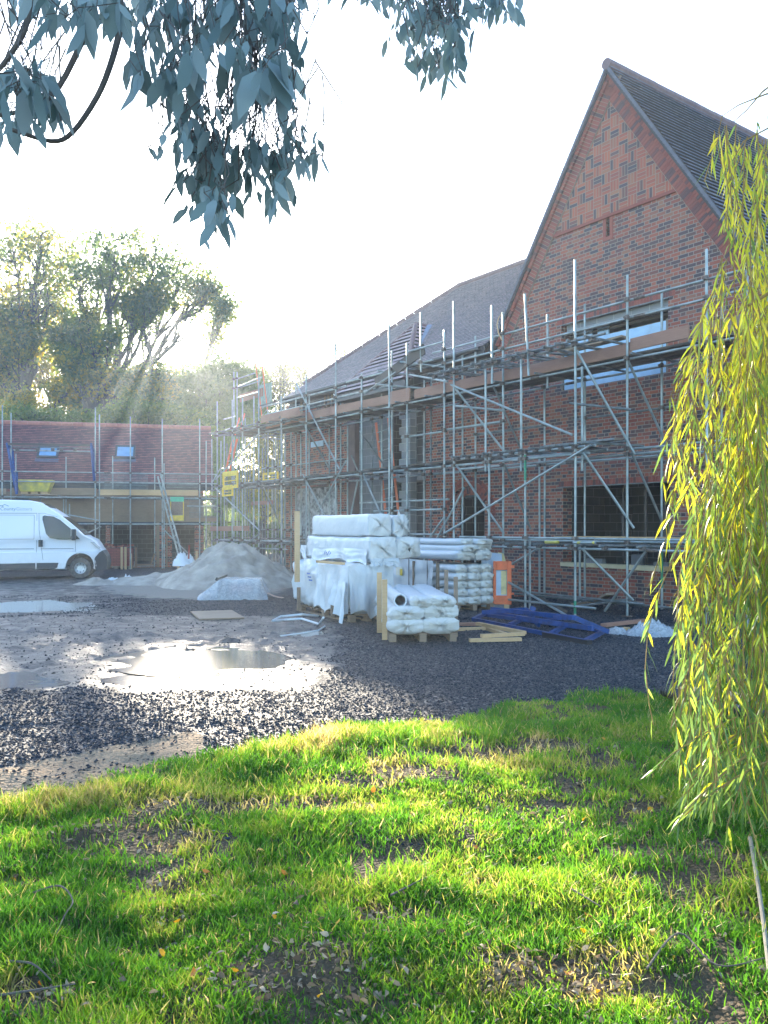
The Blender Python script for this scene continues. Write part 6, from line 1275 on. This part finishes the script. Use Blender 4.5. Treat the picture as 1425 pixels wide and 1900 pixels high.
ZONES = [((60, 0), (60, 45), 26, .9), ((130, 20), (60, 40), 30, 1), ((220, 15), (70, 50), 46, 1), ((310, 30), (60, 60), 44, 1), ((400, 30), (60, 60), 44, 1), ((480, 40), (55, 70), 46, 1), ((530, 30), (35, 60), 24, 1), ((265, 120), (26, 40), 14, 1.3), ((305, 150), (28, 50), 18, 1), ((350, 110), (40, 55), 26, 1), ((480, 130), (50, 45), 30, 1.3), ((520, 120), (24, 60), 14, 1.2),
    ((40, 165), (48, 40), 44, 1.1), ((95, 200), (28, 36), 18, 1), ((28, 225), (22, 30), 12, 1), ((350, 255), (40, 35), 32, .85), ((400, 290), (55, 45), 56, .9), ((380, 345), (40, 45), 38, 1), ((400, 400), (38, 36), 22, 1), ((470, 310), (40, 50), 36, 1), ((545, 290), (38, 45), 34, .9), ((510, 360), (20, 36), 12, 1), ((590, 285), (14, 30), 7, .8), ((290, 290), (18, 10), 4, .5), ((430, 230), (40, 25), 12, .6),
    ((680, 0), (40, 16), 12, .8), ((745, 15), (50, 30), 20, .9), ((820, 20), (60, 36), 38, .9), ((880, 15), (45, 36), 28, .9), ((935, 15), (25, 30), 12, .9), ((963, 22), (8, 20), 3, 1), ((820, 65), (42, 36), 40, .8), ((780, 60), (30, 36), 22, .75), ((740, 75), (20, 26), 9, .7), ((800, 120), (34, 30), 22, .8), ((835, 115), (20, 40), 14, .9), ((760, 110), (14, 30), 6, .6)]
for (c, s_, n_, k) in ZONES:
    up = min(c[1] - 20, 120); dz = 2.1 + random.uniform(-.15, .2) + (.4 if c[0] > 620 else 0)
    for j in range(int(n_ * 1.45)):
        q = at(random.gauss(c[0], s_[0] * .55), random.gauss(c[1] - 18, s_[1] * .55), dz + random.uniform(-.22, .25))
        if j % 4 == 0:
            src = at(c[0] + random.gauss(0, s_[0] * .8), c[1] - s_[1] - random.uniform(30, 160), dz + .05)
            m0 = src.lerp(q, .5) + Vector((random.gauss(0, .03), random.gauss(0, .03), -.02)); tws.tube([src - eo, m0 - eo, q - eo], [.0022, .0016, .001], 4, caps=False)
            s0 = q
        a = random.uniform(0, 6.28); EL.append(tuple(q - eo)); ED.append((math.cos(a) * random.uniform(.15, .9), math.sin(a) * .5, -1)); EW.append(k)
        if j % 2 == 0: tws.tube([s0 - eo, s0.lerp(q, .5) - eo + Vector((0, 0, .012)), q - eo], [.0018, .0014, .001], 3, caps=False)
n_ = len(EL); L = (.036 + .062 * rng.random(n_) ** 1.6) * np.array(EW); V, Fc, T = leaf_geo(np.array(EL), np.array(ED), L, L * rfn(.30, .50, n_), fold=.15, droop=.1, tint=rng.random(n_)); mesh_np('leaves', V, Fc, M['holm_leaf'], ev, tint=T)
for src in ((500, -60), (520, -40), (440, -40), (360, -30), (470, 60)):
    for k in range(5):
        p = at(src[0] + random.uniform(-20, 20), src[1], 2.2); q = at(src[0] + random.uniform(-90, 80), random.uniform(230, 300), 2.15); pts = wiggle(p, q, 5, .05); tws.tube([x - eo for x in pts], [.003, .0026, .0022, .0018, .0014, .001], 4, caps=False)
br.build('branch', M['twig'], ev, smooth=True, fix=False); tws.build('twigs', M['twig'], ev, fix=False)

# ---- grass, litter, gravel
def vfield(X, Y):
    return np.array([grassness(x, y) for x, y in zip(X, Y)])
def patch(x, y, s, o): return noise.noise(Vector((x * s, y * s, o)))
BARE = [(250, 1560, 190, 50), (520, 1505, 230, 24), (760, 1440, 150, 22), (640, 1460, 120, 20), (560, 1840, 190, 70), (1050, 1810, 200, 70), (740, 1710, 110, 34), (960, 1790, 140, 28), (60, 1860, 110, 34), (350, 1510, 180, 18), (1000, 1390, 190, 20), (40, 1640, 60, 18), (850, 1400, 120, 14), (300, 1650, 60, 14), (900, 1640, 60, 12), (1190, 1500, 70, 14)]
def bare(X, Y):
    px, py = pxof(X, Y); m = 0
    for cx, cy, rx, ry in BARE: m = max(m, 1 - ss(.35, 1.05, math.hypot((px - cx) / rx, (py - cy) / ry) + .35 * noise.noise(Vector((X * 4, Y * 4, 3)))))
    return m
BL = []; cnt = 0
NB = 210000
Yc = 2.35 + (9.6 - 2.35) * rng.random(NB * 2) ** 1.25; Xc = (rng.random(NB * 2) - .5) * 2 * (.56 * Yc + .35) + .25
tx, tl, tt, tw_ = [], [], [], []
for x, y in zip(Xc, Yc):
    g = grassness(x, y)
    if g < .5 and random.random() > g: continue
    dn = .42 + .9 * patch(x, y, 1.1, 5) + .8 * patch(x, y, 5.5, 6); bz = bare(x, y)
    if random.random() > max(.03, min(1, dn + .25)) * (1 - .90 * bz): continue
    px, py = pxof(x, y); lush = .5 + .9 * patch(x, y, .9, 31) + .35 * patch(x, y, 5, 32); e = edge_py(px); rim = ss(-5, 18, py - e) * (1 - ss(30, 75, py - e)) * (1 - ss(900, 1000, px))
    h = .020 + .045 * max(0, lush) + .025 * max(0, patch(x, y, 7, 33)) + .045 * rim + .02 * random.random(); dry = ss(-.05, .45, patch(x, y, 1.7, 41) + .5 * patch(x, y, 6, 42) + .15) * .62 + bz * .5 + .35 * rim * (px < 620)
    if 560 < px < 1150 and 1340 < py < 1430: dry += .28
    t = .25 + .58 * dry + random.gauss(0, .13) - .12 * lush * (1 - dry)
    if random.random() < .07: t = random.uniform(.75, 1)
    tx.append((x, y, gh(x, y) - .004)); tl.append(h * random.uniform(.6, 1.35)); tt.append(min(1, max(0, t))); tw_.append(.0015 + .0012 * random.random() + .0004 * y); cnt += 1
    if cnt >= NB: break
P = np.array(tx); L = np.array(tl)[:, None]; n_ = len(P); W = np.array(tw_)[:, None]; lean = rng.normal(size=(n_, 2)) * .42; az = rng.random(n_) * 6.283; R = np.stack([np.cos(az), np.sin(az), 0 * az], 1)
D1 = unit(np.concatenate([lean * .6, np.ones((n_, 1))], 1)); D2 = unit(np.concatenate([lean * 1.8, np.ones((n_, 1)) * .75], 1)); m1 = P + D1 * L * .5; tp = m1 + D2 * L * .6
V = np.stack([P - R * W, P + R * W, m1 - R * W * .8, m1 + R * W * .8, tp], 1).reshape(-1, 3); b_ = (np.arange(n_) * 5)[:, None]
go = mesh_np('grass', V, [b_ + np.array([[0, 1, 3, 2]]), b_ + np.array([[2, 3, 4]])], M['grass'], tint=np.repeat(np.array(tt), 5)); tag(go, 'rough green grass covering the bank in front of the yard', 'grass', kind='stuff'); print('blades', n_)
# leaf litter and single fallen leaves
n_ = 0; P = []; TI = []
while n_ < 4200:
    y = 2.4 + 5.2 * random.random() ** 1.6; x = random.uniform(-1, 1) * (.55 * y) + .1; g = grassness(x, y)
    if g < .6 or random.random() > .10 + .9 * bare(x, y) + .12 * (y < 3.6): continue
    P.append((x, y, gh(x, y) + random.uniform(.004, .035))); TI.append(random.random()); n_ += 1
P = np.array(P); D = np.concatenate([rng.normal(size=(n_, 2)), rng.normal(size=(n_, 1)) * .25], 1); L = rfn(.012, .046, n_); V, Fc, T = leaf_geo(P, D, L, L * rfn(.25, .6, n_), fold=.4, droop=.05, tint=np.array(TI)); tag(mesh_np('leaf_litter', V, Fc, M['litter'], tint=T), 'dry brown and pale dead leaves scattered through the grass', 'leaf litter', kind='stuff')
LV = [(25, 1637), (57, 1716), (175, 1868), (385, 1638), (330, 1735), (252, 1712), (480, 1598), (355, 1855), (438, 1845), (626, 1757), (595, 1880), (885, 1578), (1002, 1580), (1085, 1735), (1212, 1752), (1095, 1710), (1205, 1508), (740, 1420), (1120, 1384), (1060, 1815), (1110, 1850), (808, 1842), (300, 1800), (80, 1850), (1250, 1790), (1410, 1750), (1085, 1520), (690, 1478), (510, 1745), (930, 1480), (100, 1680), (530, 1640)]
me_ = None
for i, (x, y) in enumerate(LV):
    c = gp(x, y)
    if i < 4:
        V, Fc, T = leaf_geo(np.array([[0, -.02, 0.0]]), np.array([[.2, 1, .1 + .1 * i]]), np.array([.05 + .006 * i]), np.array([.03 + .004 * i]), fold=.25, droop=.1, tint=np.array([i / 3])); o = mesh_np('fallen_leaf', V, Fc, M['fallen'], tint=T)
        if i == 0: protos = []
        protos.append(o)
    else: o = protos[i % 4].copy(); COL.objects.link(o)
    o.location = (c.x, c.y, gh(c.x, c.y) + .035); o.rotation_euler = (random.uniform(-.4, .9), random.uniform(-.5, .5), random.uniform(0, 6.3)); tag(o, 'small %s fallen leaf on the %s grass, %s' % (('golden', 'yellow', 'deep yellow', 'orange')[i % 4], 'near' if y > 1780 else 'middle' if y > 1600 else 'far', 'at the far left' if x < 200 else 'left of centre' if x < 480 else 'around the centre' if x < 800 else 'right of centre' if x < 1120 else 'at the far right'), 'leaf', 'yellow fallen leaves on the grass')
    k_ = .62 if y > 1600 else .75; o.scale = (k_, k_, k_)
for i, (pts, l) in enumerate((([(10, 1820), (60, 1835), (95, 1848)], 'thin dark twig lying at the lower left corner of the grass'), ([(62, 1680), (110, 1690), (135, 1715), (120, 1740), (105, 1775)], 'curved brown twig lying in the grass at the left'), ([(1060, 1670), (1115, 1705)], 'straight pale twig lying in the bright grass'), ([(1200, 1810), (1260, 1760), (1330, 1810), (1420, 1812)], 'thin forked twig lying in the grass at the lower right'), ([(0, 1885), (140, 1878)], 'dark stick along the bottom left edge of the grass'), ([(725, 1690), (790, 1662)], 'dark short stick on the bare soil at the centre'))):
    Q = [gp(*p) for p in pts]; Q = [Vector((q.x, q.y, gh(q.x, q.y) + .05 + .01 * (j % 2))) for j, q in enumerate(Q)]; Q = smooth_path(Q, 6); b = MB(); b.tube(Q, [.005 - .003 * j / len(Q) for j in range(len(Q))], 6); tag(b.build('twig', M['twig'], smooth=True), l, 'twig')
NG = 85000; Y_ = 4.3 + 16 * rng.random(NG * 2) ** 1.7; X_ = (rng.random(NG * 2) - .5) * 2 * (.53 * Y_ + .3); P = []; S = []
for x, y in zip(X_, Y_):
    g, sd__, wt, tn = fields(x, y); px, py = pxof(x, y)
    if g > .25 and random.random() > .04: continue
    wm = wt + 1.2 * .5 * patch(x, y, 1.4, 9)
    if wm > .45 and random.random() > .10: continue
    if tn > .5 and random.random() > .12: continue
    if sd__ > .4: continue
    s = (.0055 + .009 * random.random() ** 2) * (.9 + y * .035); P.append((x, y, gh(x, y) + s * .25)); S.append(s)
    if len(P) >= NG: break
P = np.array(P); S = np.array(S)[:, None]; n_ = len(P); O8 = np.array([[1, 0, 0], [-1, 0, 0], [0, 1, 0], [0, -1, 0], [0, 0, 1], [0, 0, -1]], float); th_ = rng.random(n_) * 6.283; ct, st_ = np.cos(th_), np.sin(th_)
V = np.zeros((n_, 6, 3)); J = rng.normal(size=(n_, 6, 3)) * .28; base = O8[None] * np.array([1.15, .8, .6]) + J
V[:, :, 0] = base[:, :, 0] * ct[:, None] - base[:, :, 1] * st_[:, None]; V[:, :, 1] = base[:, :, 0] * st_[:, None] + base[:, :, 1] * ct[:, None]; V[:, :, 2] = base[:, :, 2]; V = V * S[:, :, None] + P[:, None, :]
tri = np.array([[0, 2, 4], [2, 1, 4], [1, 3, 4], [3, 0, 4], [2, 0, 5], [1, 2, 5], [3, 1, 5], [0, 3, 5]]); Fc = ((np.arange(n_) * 6)[:, None, None] + tri[None]).reshape(-1, 3)
tag(mesh_np('gravel', V.reshape(-1, 3), [Fc], M['stone'], tint=np.repeat(rng.random(n_), 6)), 'loose dark crushed stone spread over the yard', 'gravel', kind='stuff')

# ------------------------------------------------------------------ haze in the low sun
b = MB(); b.span(-105, 105, -12, 100, -1.3, 34); hz = b.build('haze', None)
a = bpy.data.materials.new('thin morning haze'); a.use_nodes = True; t_ = a.node_tree; t_.nodes.remove(t_.nodes['Principled BSDF']); v_ = t_.nodes.new('ShaderNodeVolumePrincipled')
v_.inputs['Color'].default_value = (.80, .90, 1.0, 1); v_.inputs['Density'].default_value = .0015; v_.inputs['Anisotropy'].default_value = .6
t_.links.new(v_.outputs[0], t_.nodes['Material Output'].inputs['Volume']); hz.data.materials.append(a); tag(hz, 'thin bright haze hanging in the air over the whole yard', 'haze', kind='stuff')
